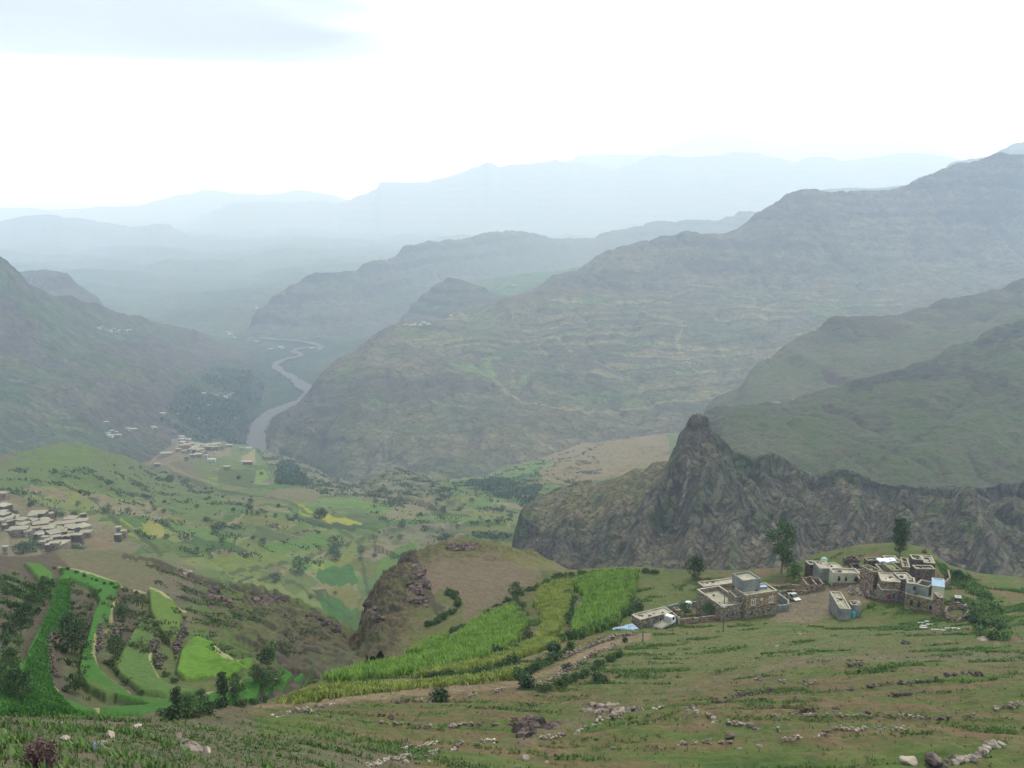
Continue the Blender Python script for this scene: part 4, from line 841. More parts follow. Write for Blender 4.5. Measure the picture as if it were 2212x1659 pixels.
# --- leafy things
def leaves(mb, blobs, n, size, rg, flat=0.0, shell=0.5):
    """leaf-sized faces spread through ellipsoidal clumps (cx, cy, cz, rx, ry, rz)"""
    vol = np.array([b[3] * b[4] * b[5] for b in blobs]) ** 0.75; pk = vol / vol.sum()
    for k in rg.choice(len(blobs), n, p=pk):
        cx, cy, cz, rx, ry, rz = blobs[k]
        d = rg.normal(size=3); d /= np.linalg.norm(d); q = shell + (1 - shell) * rg.random() ** 0.6; q *= 1 + 0.15 * rg.normal()
        p = Vector((cx + d[0] * rx * q, cy + d[1] * ry * q, cz + d[2] * rz * q))
        a = Vector(rg.normal(size=3)).normalized(); b = a.orthogonal().normalized(); s_ = size * (0.6 + 0.8 * rg.random())
        b.rotate(Matrix.Rotation(rg.random() * 6.28, 3, a)); e = a.cross(b)
        mb.add([p - b * s_, p - e * s_ * 0.45, p + b * s_, p + e * s_ * 0.45], [(0, 1, 2, 3)])
def make_tree(name, hgt, wid, kind, nleaf, size, rg, mat, stem=0.35, trunk_r=0.018):
    """template: Empty > trunk, crown; base at the origin"""
    root = bpy.data.objects.new(name, None); C.objects.link(root)
    tb = MB(); blobs = []; r0 = trunk_r * hgt; top = Vector((0.04 * hgt, 0, hgt * (0.78 if kind != 'round' else 0.6)))
    tb.tube([(0, 0, -0.6), (0.01 * hgt, 0, 0.2 * hgt), (0.03 * hgt, 0.01 * hgt, 0.5 * hgt), top], [r0 * 1.25, r0, r0 * 0.6, r0 * 0.2])
    nb = 7 if kind != 'column' else 9
    for i in range(nb):
        a = i * 2.4 + rg.random(); f = stem + (1 - stem) * (i + 0.5) / nb
        if kind == 'round': rr_ = wid * 0.5 * math.sqrt(max(0.1, 1 - (2 * (f - stem) / (1 - stem) - 0.9) ** 2)) * 0.62; br = wid * 0.27
        elif kind == 'column': rr_ = wid * 0.16; br = wid * 0.34 * (1.1 - 0.5 * abs(2 * f - 1.2))
        else: rr_ = wid * 0.30 * rg.uniform(0.5, 1.2); br = wid * rg.uniform(0.17, 0.27)
        e = Vector((math.cos(a) * rr_, math.sin(a) * rr_, hgt * min(f, 0.93)))
        s_ = Vector((0.02 * hgt, 0, hgt * f * 0.62))
        tb.tube([s_, s_.lerp(e, 0.5) + Vector((0, 0, -0.02 * hgt)), e], [r0 * 0.45, r0 * 0.28, r0 * 0.1], 5)
        blobs.append((e.x, e.y, e.z, br, br, br * (0.75 if kind == 'round' else 0.95)))
    blobs.append((top.x, top.y, hgt * 0.9, wid * 0.2, wid * 0.2, hgt * 0.1))
    tb.build('trunk', MAT['bark'], root); cb = MB(); leaves(cb, blobs, nleaf, size, rg); cb.build('crown', mat, root)
    return root
def make_shrub(name, w_, h_, n, size, rg, mat):
    mb = MB(); bl = [(rg.normal() * w_ * 0.22, rg.normal() * w_ * 0.22, h_ * rg.uniform(0.3, 0.62), w_ * 0.3, w_ * 0.3, h_ * 0.36) for _ in range(5)]
    leaves(mb, bl, n, size, rg)
    for k in range(4): mb.tube([(0, 0, -0.3), bl[k][:3]], [0.03 * h_, 0.01 * h_], 4)
    return mb
def blob(mb, c, sx_, sy_, sz_, rg, n=2, rough=0.22):
    """an angular boulder"""
    import bmesh as _b
    bm = _b.new(); _b.ops.create_icosphere(bm, subdivisions=n, radius=1.0); off = rg.random(3) * 50
    V = np.array([v.co for v in bm.verts]); nn = fbm(V[:, 0] * 1.1 + off[0], V[:, 1] * 1.1 + off[1], V[:, 2] * 1.1 + off[2], o=3)
    cut = rg.normal(size=(4, 3)); cut /= np.linalg.norm(cut, axis=1)[:, None]
    V = V * (1 + rough * nn)[:, None]
    for q in cut:
        dd = V @ q; V = V - np.maximum(dd - 0.62, 0)[:, None] * q
    ang = rg.random() * 6.28; ca_, sa_ = math.cos(ang), math.sin(ang)
    V = V * (sx_, sy_, sz_); V = np.stack([V[:, 0] * ca_ - V[:, 1] * sa_, V[:, 0] * sa_ + V[:, 1] * ca_, V[:, 2]], 1) + np.array(c)
    mb.add(V, [tuple(v.index for v in f.verts) for f in bm.faces]); bm.free()

# ------------------------------------------------------------------ houses
def frame_of(FL, FR, BL, H, L=None):
    """roof corners seen at photo points, wall height H: local frame on the ground"""
    zr = -95.0 + H
    for _ in range(6):
        a = plane(FL, zr); zr = 0.5 * zr + 0.5 * (ground(a.x, a.y, L) + H)
    a, b, k = plane(FL, zr), plane(FR, zr), plane(BL, zr)
    u = (b - a); wd = u.length; u.normalize(); n = Vector((-u.y, u.x, 0))
    dp = (k - a).dot(n)
    if dp < 0.5: dp = 2.0
    return a - Vector((0, 0, H)), u, n, wd, dp
def wall_shell(mb, wd, dp, z0, z1, th=0.3, mi=0):
    mb.box(0, wd, 0, th, z0, z1, mi); mb.box(0, wd, dp - th, dp, z0, z1, mi)
    mb.box(0, th, th, dp - th, z0, z1, mi); mb.box(wd - th, wd, th, dp - th, z0, z1, mi)
def add_window(parent, x, z, w_, h_, arch=False, fmat='white', y=0.0, bars=True):
    fb = MB(); t_ = 0.09; e = 0.07
    fb.box(x - w_/2 - t_, x - w_/2, y - e, y - 0.005, z, z + h_); fb.box(x + w_/2, x + w_/2 + t_, y - e, y - 0.005, z, z + h_)
    fb.box(x - w_/2 - t_, x + w_/2 + t_, y - e, y - 0.005, z + h_, z + h_ + t_); fb.box(x - w_/2 - t_, x + w_/2 + t_, y - e, y - 0.005, z - t_, z)
    if bars: fb.box(x - 0.04, x + 0.04, y - e, y - 0.03, z, z + h_)
    pb = MB(); pb.box(x - w_/2, x + w_/2, y - 0.03, y - 0.003, z, z + h_)
    if arch:
        R_ = w_ / 2 + t_; zc = z + h_ + t_
        for k in range(8):
            a0, a1 = math.pi * k / 8, math.pi * (k + 1) / 8
            q = [(x + R_ * math.cos(a0), zc + R_ * math.sin(a0)), (x + R_ * math.cos(a1), zc + R_ * math.sin(a1)), (x + R_ * .72 * math.cos(a1), zc + R_ * .72 * math.sin(a1)), (x + R_ * .72 * math.cos(a0), zc + R_ * .72 * math.sin(a0))]
            fb.add([(a_, y - e, b_) for a_, b_ in q] + [(a_, y - 0.004, b_) for a_, b_ in q], [(0,1,2,3), (7,6,5,4), (0,4,5,1), (2,6,7,3), (1,5,6,2), (3,7,4,0)])
            q = [(x, zc), (x + R_ * .72 * math.cos(a0), zc + R_ * .72 * math.sin(a0)), (x + R_ * .72 * math.cos(a1), zc + R_ * .72 * math.sin(a1))]
            pb.add([(a_, y - 0.03, b_) for a_, b_ in q], [(0, 2, 1)])
    wn = fb.build('window', MAT[fmat], parent); pb.build('pane', MAT['glass'], wn); return wn
def house(name, label, FL, FR, BL, H, wall='stone', roof='roof', par=0.35, wins=(), door=None, group=None, L=None, extra=None, base=None, cat='house', open_roof=False, seams=0, maxd=None, th=0.3):
    o, u, n, wd, dp = frame_of(FL, FR, BL, H, L)
    if maxd: dp = min(dp, maxd)
    rt = empty(name, o, label, cat, group, math.atan2(u.y, u.x))
    wb = MB(); wall_shell(wb, wd, dp, -3.0, H, th); wb.build('wall', MAT[wall], rt)
    if base:                                   # plinth of another stone
        pb = MB(); pb.box(-0.04, wd + 0.04, -0.05, -0.005, -3.0, base[1]); pb.build('plinth', MAT[base[0]], rt)
    if not open_roof:
        rb = MB(); rb.box(th + 0.005, wd - th - 0.005, th + 0.005, dp - th - 0.005, H - par - 0.2, H - par)
        rng_ = np.random.default_rng(int(wd * 100))
        for k in range(seams):
            xx = wd * (k + 1) / (seams + 1); rb.box(xx - 0.06, xx + 0.06, th + 0.02, dp - th - 0.02, H - par, H - par + 0.06)
        rb.build('roof', MAT[roof], rt)
        zz = H - par
        for k in range(int(rng_.integers(2, 6)) if roof not in ('blue', 'slab') else 0):
            a_, b_ = rng_.uniform(.15, .85) * wd, rng_.uniform(.2, .8) * dp; q_ = rng_.uniform(.12, .4); ub = MB(); ub.box(a_ - q_, a_ + q_, b_ - q_ * .6, b_ + q_ * .6, zz - .01, zz + rng_.uniform(.06, .35)); ub.build('stone_block', MAT['rockd' if rng_.random() < .5 else 'dark'], rt)
        cb = MB(); t2 = th + 0.04                    # pale coping on the parapet
        cb.box(-0.04, wd + 0.04, -0.04, t2, H, H + 0.07); cb.box(-0.04, wd + 0.04, dp - t2, dp + 0.04, H, H + 0.07)
        cb.box(-0.04, t2, t2, dp - t2, H, H + 0.07); cb.box(wd - t2, wd + 0.04, t2, dp - t2, H, H + 0.07); cb.build('coping', MAT[roof], rt)
    for (fx, z, w_, h_, *k) in wins:
        add_window(rt, fx * wd, z, w_, h_, 'a' in k, 'white' if 'w' in k else ('roof' if 'p' in k else wall), bars='w' in k)
    if door:
        db = MB(); x = door[0] * wd; db.box(x - 0.45, x + 0.45, -0.06, -0.004, 0.02, 2.0); db.build('door', MAT[door[1]], rt)
    if extra: extra(rt, wd, dp, H)
    return rt
# ---- the big compound
def main_extra(rt, wd, dp, H):
    mb = MB(); mb.box(-0.03, wd + 0.03, -0.10, -0.052, 2.45, 2.6); mb.box(-0.03, wd + 0.03, -0.10, -0.052, 4.75, 4.87); mb.build('string_course', MAT['dark'], rt)
    mb = MB(); mb.box(0, wd, -0.05, -0.004, 2.6, H - 0.05); mb.build('facing', MAT['tan'], rt)
    # stair tower room on the back of the roof
    tb = MB(); x0, x1, y0, y1 = wd * 0.12, wd * 0.66, dp * 0.55, dp + 2.4
    tb.box(x0, x1, y0, y0 + .25, H - .3, H + 2.3); tb.box(x0, x1, y1 - .25, y1, H - 4, H + 2.3); tb.box(x0, x0 + .25, y0 + .25, y1 - .25, H - .3, H + 2.3); tb.box(x1 - .25, x1, y0 + .25, y1 - .25, H - .3, H + 2.3)
    tw = tb.build('stair_room', MAT['grey'], rt)
    rb = MB(); rb.box(x0 + .25, x1 - .25, y0 + .25, y1 - .25, H + 1.7, H + 1.9); rb.build('roof', MAT['roof'], tw)
mh = house('stone_house', 'largest stone house of the hamlet with tan upper storey and two white arched windows', Z4(1418, 585), Z4(1757, 530), Z4(1345, 492), 5.6, 'ashlar', 'roof', 0.35,
      [(0.24, 3.1, 0.9, 1.15, 'a', 'w'), (0.80, 3.1, 0.9, 1.15, 'a', 'w'), (0.5, 4.0, 0.35, 0.4, 'w'), (0.20, 0.9, 0.5, 0.5), (0.78, 1.0, 0.5, 0.5)], (0.56, 'stone'), extra=main_extra)
house('stone_house_wing', 'low stone wing with an open roof terrace joined to the left of the largest house', Z4(1165, 705), Z4(1412, 662), Z4(975, 505), 3.5, 'ashlar', 'roof', 0.9,
      [(0.22, 1.0, 0.5, 0.5), (0.48, 1.0, 0.5, 0.5), (0.86, 1.1, 0.5, 0.5)], cat='house', maxd=11, th=0.35)
house('terrace_room', 'small mud plastered room standing on the roof terrace of the stone wing', Z4(1308, 605), Z4(1412, 597), Z4(1240, 528), 5.0, 'ashlar', 'mud', 0.12, [(0.6, 3.9, 0.5, 0.55)], cat='room', maxd=4.5)
house('long_annex', 'long flat roofed annex behind the roof terrace, two strips of pale screed', Z4(968, 492), Z4(1362, 440), Z4(878, 445), 3.4, 'stone', 'roof', 0.15, [(0.1, 1.2, 0.4, 0.4)], seams=1)
house('back_room', 'little pale roofed room between the annex and the stair tower', Z4(1370, 425), Z4(1440, 415), Z4(1330, 390), 3.6, 'stone', 'roof', 0.1)
house('storehouse', 'long brown storehouse beside the parked truck', Z4(290, 845), Z4(640, 757), Z4(212, 785), 2.4, 'stone', 'roof', 0.1, [(0.62, 0.9, 0.5, 0.9, 'p')], (0.34, 'grey'), seams=1)
house('lean_to', 'tiny open shed at the yard gate next to the storehouse', Z4(682, 745), Z4(725, 738), Z4(630, 715), 1.7, 'stone', 'mud', 0.1, cat='shed')
# ---- the hamlet on the right
HM = [
 ('cream_house', 'cream plastered house with three arched windows on a stone base', (520,537),(805,543),(527,482), 3.5, 'cream','roof',0.3, [(0.24,1.6,.55,.8,'a','p'),(0.5,1.6,.55,.8,'a','p'),(0.86,1.6,.55,.8,'a','p')], None, ('stone',1.2)),
 ('cement_house', 'grey cement cube with a smooth pale roof and mint green side wall', (378,488),(508,488),(342,407), 3.6, 'grey','roof',0.08, [], None, None),
 ('brown_house', 'dark brown house at the left end of the hamlet behind the roofless pens', (268,447),(346,444),(236,406), 3.4, 'dark','roof',0.12, [], None, None),
 ('cement_cube', 'tiny grey cement cube against the dark brown house', (258,512),(320,512),(252,490), 1.6, 'grey','roof',0.05, [], None, None),
 ('flat_store', 'low pale roofed store behind the cream house', (500,490),(625,478),(478,428), 2.8, 'grey','roof',0.08, [], None, None),
 ('mud_store', 'mud roofed lean-to filling the gap right of the cream house', (803,604),(930,610),(805,500), 1.9, 'dark','mud',0.12, [], None, None),
 ('mossy_tower_house', 'tall narrow house with a mossy green roof facing the rubble heap', (958,528),(1040,512),(922,440), 5.2, 'stone','groof',0.25, [], None, None),
 ('sunken_court', 'dark walled court between the mossy roofs', (1045,520),(1150,520),(1040,440), 3.6, 'stone','mud',1.5, [], None, None),
 ('ochre_house', 'ochre walled house right of the dark court', (1150,512),(1262,508),(1152,428), 4.2, 'yellow','groof',0.2, [], None, None),
 ('sheet_roof_house', 'house with grassy roof at the back of the hamlet in front of the tall tree', (888,405),(1045,402),(885,372), 3.8, 'dark','groof',0.15, [], None, None),
 ('pale_roof_house', 'house with a swept pale roof just left of the tall dark tree', (1075,384),(1212,388),(1060,350), 3.6, 'stone','roof',0.1, [], None, None),
 ('brown_terrace_house', 'brown house with a cluttered earth roof below the tall dark tree', (1150,428),(1260,432),(1140,388), 3.6, 'stone','mud',0.2, [], None, None),
 ('dark_keep', 'tall windowless dark stone house, highest wall of the hamlet', (1405,493),(1612,495),(1372,452), 5.6, 'dark','mud',0.3, [], None, None),
 ('upper_left_keep', 'dark stone house behind the tall windowless one', (1370,390),(1482,396),(1355,340), 3.8, 'dark','roof',0.2, [], None, None),
 ('upper_right_keep', 'topmost right house with a wide pale roof at the cliff edge', (1490,425),(1612,435),(1475,345), 3.4, 'dark','roof',0.12, [], None, None),
 ('side_keep', 'brown stepped house between the ochre wall and the dark tall house', (1262,470),(1345,478),(1255,372), 4.6, 'stone','mud',0.5, [], None, None),
 ('corner_house', 'L-shaped looking house with bright roof above the cement block porch', (1035,622),(1242,638),(1012,527), 4.6, 'stone','roof',0.12, [], None, None),
 ('middle_house', 'pale roofed house set back over a dark doorless wall', (1240,602),(1382,600),(1215,532), 4.4, 'dark','roof',0.12, [], None, None),
 ('door_house', 'small weathered stone house with a rust red door', (1035,718),(1208,724),(1045,655), 2.9, 'ashlar','roof',0.12, [(0.80,1.2,.35,.9)], (0.52,'door'), None),
 ('long_yellow_house', 'long yellowish stone house with arched windows at the right end', (1290,757),(1658,842),(1318,690), 3.8, 'yellow','roof',0.15, [(0.20,1.5,.65,1.0,'a'),(0.42,1.5,.65,1.0,'a'),(0.76,1.5,.65,1.0,'a','p')], None, ('stone',0.7)),
 ('roof_room_left', 'grey upstairs room at the left end of the long yellowish house', (1312,645),(1402,655),(1330,580), 6.0, 'grey','roof',0.15, [(0.9,4.6,.6,.9)], None, None),
 ('roof_room_middle', 'half built grey upstairs room with a whitish roof', (1402,655),(1545,690),(1395,590), 5.6, 'grey','mud',1.0, [], None, None),
 ('roof_room_right', 'cream upstairs room with a blue sheet roof', (1578,672),(1712,690),(1600,590), 6.1, 'cream','blue',0.06, [], None, None),
 ('corner_tower', 'narrow brown stone tower wall at the right end of the long house', (1656,800),(1700,800),(1660,742), 5.2, 'stone','mud',0.2, [], None, None),
 ('hut', 'dark little hut with white sheets on top above the round pen', (1825,800),(1890,808),(1810,770), 2.0, 'dark','slab',0.05, [], None, None),
 ('block_house', 'grey cement building with a three bay roof standing alone in the yard', (592,918),(716,922),(566,737), 2.9, 'grey','roof',0.18, [], None, None),
 ('block_annex', 'lower cement annex joined to the right of the three bay building', (716,878),(826,882),(700,832), 2.9, 'grey','roof',0.12, [], None, None),
]
NM = {'cream_house':'plastered_house','corner_tower':'stone_tower','hut':'hut','cement_cube':'cement_hut'}
for nm, lb, a, b, k, H, wm, rm, pr, wn, dr, bs in HM:
    kind_ = 'stone_tower' if nm == 'corner_tower' else 'stone_hut' if nm in ('hut',) else 'cement_hut' if nm == 'cement_cube' else 'rooftop_room' if nm.startswith('roof_room') else 'cement_house' if wm == 'grey' else 'plastered_house' if wm == 'cream' else 'stone_house'
    ct_ = 'tower' if nm == 'corner_tower' else 'hut' if 'hut' in kind_ else 'room' if nm.startswith('roof_room') else 'house'
    h_ = house(kind_, lb, Z5(*a), Z5(*b), Z5(*k), H, wm, rm, pr, wn, dr, base=bs, cat=ct_, seams=2 if nm == 'block_house' else 0, maxd=14)
    if nm == 'cement_house':
        pass
def pen(name, label, FL, FR, BL, H, mid=0, wall='dark', cat='ruin'):
    o, u, n, wd, dp = frame_of(FL, FR, BL, H); rt = empty(name, o, label, cat, None, math.atan2(u.y, u.x))
    rg = np.random.default_rng(int(wd * 77)); wb = MB(); wall_shell(wb, wd, dp, -3, H - 0.35, 0.45)
    for k in range(int(wd / 0.6)):          # broken wall tops
        for yy in (0.0, dp - 0.45):
            if rg.random() < 0.75: wb.box(k * 0.6 + 0.02, k * 0.6 + 0.58, yy, yy + 0.45, H - 0.352, H - 0.35 + rg.random() * 0.5)
    if mid: wb.box(wd * 0.48, wd * 0.52 + .2, 0.45, dp - 0.45, -3, H - 0.2)
    wb.build('wall', MAT[wall], rt); fb = MB(); fb.box(0.46, wd - .46, 0.46, dp - .46, -3, 0.1); fb.build('floor', MAT['mud'], rt); return rt
pen('roofless_pen', 'roofless brown twin pens with a dividing wall left of the cream house', Z5(245,655), Z5(442,655), Z5(200,572), 2.3, 1, 'stone')
pen('roofless_ruin', 'roofless dark ruin alone on the grass behind the hamlet', Z5(655,382), Z5(805,385), Z5(652,345), 1.8, 0, 'dark')
pen('broken_enclosure', 'broken dark walls in the gap behind the mud roofed lean-to', Z5(735,478), Z5(850,480), Z5(720,420), 2.0, 0, 'dark')
def small(name, label, cat, mb_mats, loc, rz=0, group=None):
    rt = empty(name, loc, label, cat, group, rz)
    for nm, mb, mt in mb_mats: mb.build(nm, MAT[mt] if isinstance(mt, str) else mt, rt)
    return rt
# white metal sheet and satellite-like dome on roofs
def sheet(p, w_, d_, label, mt, dz=0.0, name='metal_sheet', cat='sheet', L=None, rz=0.1):
    mb = MB(); rg = np.random.default_rng(int(w_ * 31)); nx, ny = 8, 5
    V = [(-w_/2 + w_ * i / nx, -d_/2 + d_ * j / ny, 0.25 + 0.14 * rg.random() + 0.2 * math.sin(i * 1.3) * math.cos(j)) for j in range(ny + 1) for i in range(nx + 1)]
    Fs = [(j * (nx + 1) + i, j * (nx + 1) + i + 1, (j + 1) * (nx + 1) + i + 1, (j + 1) * (nx + 1) + i) for j in range(ny) for i in range(nx)]
    k = len(V); V2 = V + [(x, y, z - 0.3) for x, y, z in V]
    edge = list(range(nx + 1)) + [(j + 1) * (nx + 1) - 1 for j in range(1, ny + 1)] + [ny * (nx + 1) + i for i in range(nx - 1, -1, -1)] + [j * (nx + 1) for j in range(ny - 1, 0, -1)]
    Fs += [(edge[i], edge[(i + 1) % len(edge)], k + edge[(i + 1) % len(edge)], k + edge[i]) for i in range(len(edge))] + [tuple(k + i for i in f[::-1]) for f in Fs]
    mb.add(V2, Fs); o = mb.build(name, MAT[mt]); o.location = p + Vector((0, 0, dz)); o.rotation_euler = (0, 0, rz); return tag(o, label, cat)
def onroof(p, H):
    q = plane(p, -95 + H)
    for _ in range(6): q = plane(p, ground(q.x, q.y) + H)
    return q
sheet(onroof(Z5(1090, 403), 3.7), 4.2, 2.2, 'crumpled bright white metal sheet on a roof below the tall dark tree', 'metal', -0.05)
sheet(at(*Z4(130, 940), near), 5.0, 2.8, 'pale blue tarpaulin over a heap below the storehouse', 'blue', -0.1, 'tarpaulin', 'tarpaulin', rz=0.5)
mb = MB(); 
for k in range(6): mb.prism([(0.9 * math.cos(a) * math.cos(k * .26), 0.9 * math.sin(a) * math.cos(k * .26)) for a in np.linspace(0, 6.28, 13)[:-1]], 0.9 * math.sin(k * .26), 0.9 * math.sin((k + 1) * .26), top=[(0.9 * math.cos(a) * math.cos((k + 1) * .26 - 1e-3), 0.9 * math.sin(a) * math.cos((k + 1) * .26 - 1e-3)) for a in np.linspace(0, 6.28, 13)[:-1]])
o = mb.build('dome_tank', MAT['mint']); o.location = onroof(Z5(425, 402), 3.3); tag(o, 'small pale green dome on the back roof of the grey cement cube', 'tank')
# rooftop and yard water tanks
def cyl(mb, r_, z0, z1, n=14, cx=0, cy=0, mi=0): mb.prism([(cx + r_ * math.cos(a), cy + r_ * math.sin(a)) for a in np.linspace(0, 2 * math.pi, n + 1)[:-1]], z0, z1, mi)
b1, b2 = MB(), MB(); cyl(b1, 0.75, 0, 1.7); cyl(b1, 0.78, 0.5, 0.56); cyl(b1, 0.78, 1.1, 1.16); cyl(b2, 0.62, 1.7, 1.85); cyl(b2, 0.2, 1.85, 1.95)
small('water_tank', 'white upright water tank among shrubs in the walled yard', 'tank', [('tank', b1, 'white'), ('lid', b2, 'white')], at(*Z4(800, 742), near) + Vector((0, 0, 0.35)))
b1, b2 = MB(), MB(); b1.box(-1.1, 1.1, -0.6, 0.6, 0.02, 0.95); b2.box(-1.15, 1.15, -0.65, 0.65, 0.95, 1.03)
small('roof_tank', 'bluish box tank on the roof of the largest house', 'tank', [('tank', b1, 'grey'), ('lid', b2, 'blue')], onroof(Z4(1585, 528), 5.3), 0.2)
b1 = MB(); cyl(b1, 0.45, 0, 1.1); b2 = MB(); cyl(b2, 0.3, 1.1, 1.2)
small('water_drum', 'teal plastic drum against the lone cement building', 'drum', [('body', b1, 'tealp'), ('lid', b2, 'tealp')], at(*Z5(730, 1003), near))
# ---- truck and pickup
def vehicle_wheels(rt, xs, hw, r_, w_=0.24):
    for x in xs:
        for s_ in (-1, 1):
            t_ = MB(); V = []; n = 16
            for yy in (s_ * hw - w_ / 2, s_ * hw + w_ / 2): V += [(x + r_ * math.cos(2 * math.pi * k / n), yy, r_ + r_ * math.sin(2 * math.pi * k / n)) for k in range(n)]
            t_.add(V, [tuple(range(n)), tuple(range(2 * n - 1, n - 1, -1))] + [(k, n + k, n + (k + 1) % n, (k + 1) % n) for k in range(n)]); wh = t_.build('wheel', MAT['rubber'], rt)
            h = MB(); yy = s_ * (hw + w_ / 2 + 0.01); V = [(x + r_ * .5 * math.cos(2 * math.pi * k / 10), yy, r_ + r_ * .5 * math.sin(2 * math.pi * k / 10)) for k in range(10)]
            h.add(V, [tuple(range(10))]); h.build('hub', MAT['grey'], wh)
def profile(mb, P, y0, y1, mi=0):
    n = len(P); mb.add([(x, y0, z) for x, z in P] + [(x, y1, z) for x, z in P], [tuple(range(n)), tuple(range(2 * n - 1, n - 1, -1))] + [(i, n + i, n + (i + 1) % n, (i + 1) % n) for i in range(n)], mi)
pa, pb_ = at(*Z4(470, 935), near), at(*Z4(630, 905), near); d = (pb_ - pa); rz = math.atan2(d.y, d.x)
rt = empty('flatbed_truck', (pa + pb_) / 2 + Vector((0, 0, 0.05)), 'white cab flatbed truck parked in front of the brown storehouse', 'truck', rz=rz)
b = MB(); profile(b, [(1.2, 0.55), (2.75, 0.55), (2.85, 1.2), (2.55, 2.05), (2.3, 2.15), (1.25, 2.15)], -0.9, 0.9); cab = b.build('cab', MAT['white'], rt)
b = MB(); profile(b, [(2.82, 1.25), (2.60, 1.95), (2.63, 1.97), (2.87, 1.26)], -0.78, 0.78); b.build('windscreen', MAT['glass'], cab)
for s_ in (-1, 1):
    b = MB(); b.box(1.55, 2.35, s_ * 0.905 - 0.01, s_ * 0.905 + 0.01, 1.3, 1.95); b.build('side_window', MAT['glass'], cab)
    b = MB(); b.box(2.80, 2.90, s_ * 0.62 - 0.14, s_ * 0.62 + 0.14, 0.72, 0.92); b.build('headlight', MAT['slab'], rt)
b = MB(); b.box(-2.7, 1.15, -0.95, 0.95, 0.75, 0.88); b.build('bed', MAT['mud'], rt)
b = MB(); b.box(-2.7, 1.15, -1.0, -0.95, 0.75, 1.2); b.box(-2.7, 1.15, 0.95, 1.0, 0.75, 1.2); b.box(-2.75, -2.7, -1.0, 1.0, 0.75, 1.2); b.box(1.15, 1.19, -0.95, 0.95, 0.75, 1.9); b.build('side_boards', MAT['slab'], rt)
b = MB(); b.box(-2.5, 2.6, -0.4, 0.4, 0.45, 0.749); b.build('chassis', MAT['rubber'], rt); vehicle_wheels(rt, (-1.7, 2.0), 0.8, 0.38)
pa = at(*Z4(1918, 625), near); rt = empty('pickup_truck', pa, 'old beige pickup parked on the bare yard, nose towards the camera', 'pickup', rz=math.radians(-72))
b = MB(); profile(b, [(-2.2, 0.45), (2.2, 0.45), (2.25, 0.85), (1.15, 1.0), (-2.2, 1.0)], -0.8, 0.8); b.build('body', MAT['beige'], rt)
b = MB(); profile(b, [(-0.5, 1.0), (1.05, 1.0), (0.6, 1.6), (-0.4, 1.62)], -0.7, 0.7); cab = b.build('cab', MAT['glass'], rt); b = MB(); b.box(-0.42, 0.6, -0.72, 0.72, 1.621, 1.68); b.build('roof', MAT['beige'], cab)
b = MB(); b.box(-2.15, -0.6, -0.82, -0.76, 1.0, 1.3); b.box(-2.15, -0.6, 0.76, 0.82, 1.0, 1.3); b.box(-2.2, -2.15, -0.82, 0.82, 1.0, 1.3); b.build('bed_sides', MAT['rubber'], rt)
b = MB(); b.box(2.25, 2.33, -0.8, 0.8, 0.45, 0.62); b.build('bumper', MAT['rubber'], rt)
for s_ in (-1, 1): b = MB(); b.box(2.2, 2.3, s_ * 0.6 - 0.12, s_ * 0.6 + 0.12, 0.66, 0.82); b.build('headlight', MAT['slab'], rt)
vehicle_wheels(rt, (-1.4, 1.35), 0.72, 0.34)
# ---- poles
def pole(p, h_, label, box_=False):
    rt = empty('utility_pole', p, label, 'pole'); b = MB(); b.tube([(0, 0, -0.5), (0.02, 0, h_ / 2), (0, 0, h_)], [0.13, 0.11, 0.08], 8); b.build('post', MAT['wood'], rt)
    b = MB(); b.box(-0.9, 0.9, -0.05, 0.05, h_ - 0.45, h_ - 0.35); b.build('crossarm', MAT['wood'], rt)
    for s_ in (-0.8, 0, 0.8):
        b = MB(); cyl(b, 0.05, h_ - 0.349, h_ - 0.2, 6, s_, 0); b.build('insulator', MAT['slab'], rt)
    if box_: b = MB(); b.box(-0.16, 0.16, -0.28, -0.12, h_ * 0.62, h_ * 0.62 + 0.65); b.build('meter_box', MAT['white'], rt)
pole(at(*Z4(1175, 965), near), 8.6, 'tall wooden utility pole with a white box in front of the largest house', True)
pole(at(*Z4(318, 1075), near), 2.4, 'short post beside the dirt road below the storehouse')
# ---- slabs
for k, (X, Y, w_, d_) in enumerate([(1460,1066,1.8,.75),(1540,1050,1.9,.7),(1552,1080,1.9,.7),(1490,1092,1.7,.7),(1488,1114,2.0,.85),(1608,1130,1.9,.5),(1700,1142,1.6,.5),(1745,1120,1.6,.5),(1838,1126,2.4,1.0)]):
    p = at(*Z5(X, Y), near); b = MB(); b.box(-w_*.4, w_*.4, -d_*.36, d_*.36, -0.3, 0.14); o = b.build('stone_slab', MAT['slab']); o.location = p; o.rotation_euler = (0, 0, -0.12 + 0.08 * math.sin(k * 3))
    big = k == 8
    tag(o, 'largest white slab, alone at the right end of the slab rows' if big else 'white rectangular slab lying in the grass below the long yellowish house', 'slab', None if big else 'white slabs in the grass')
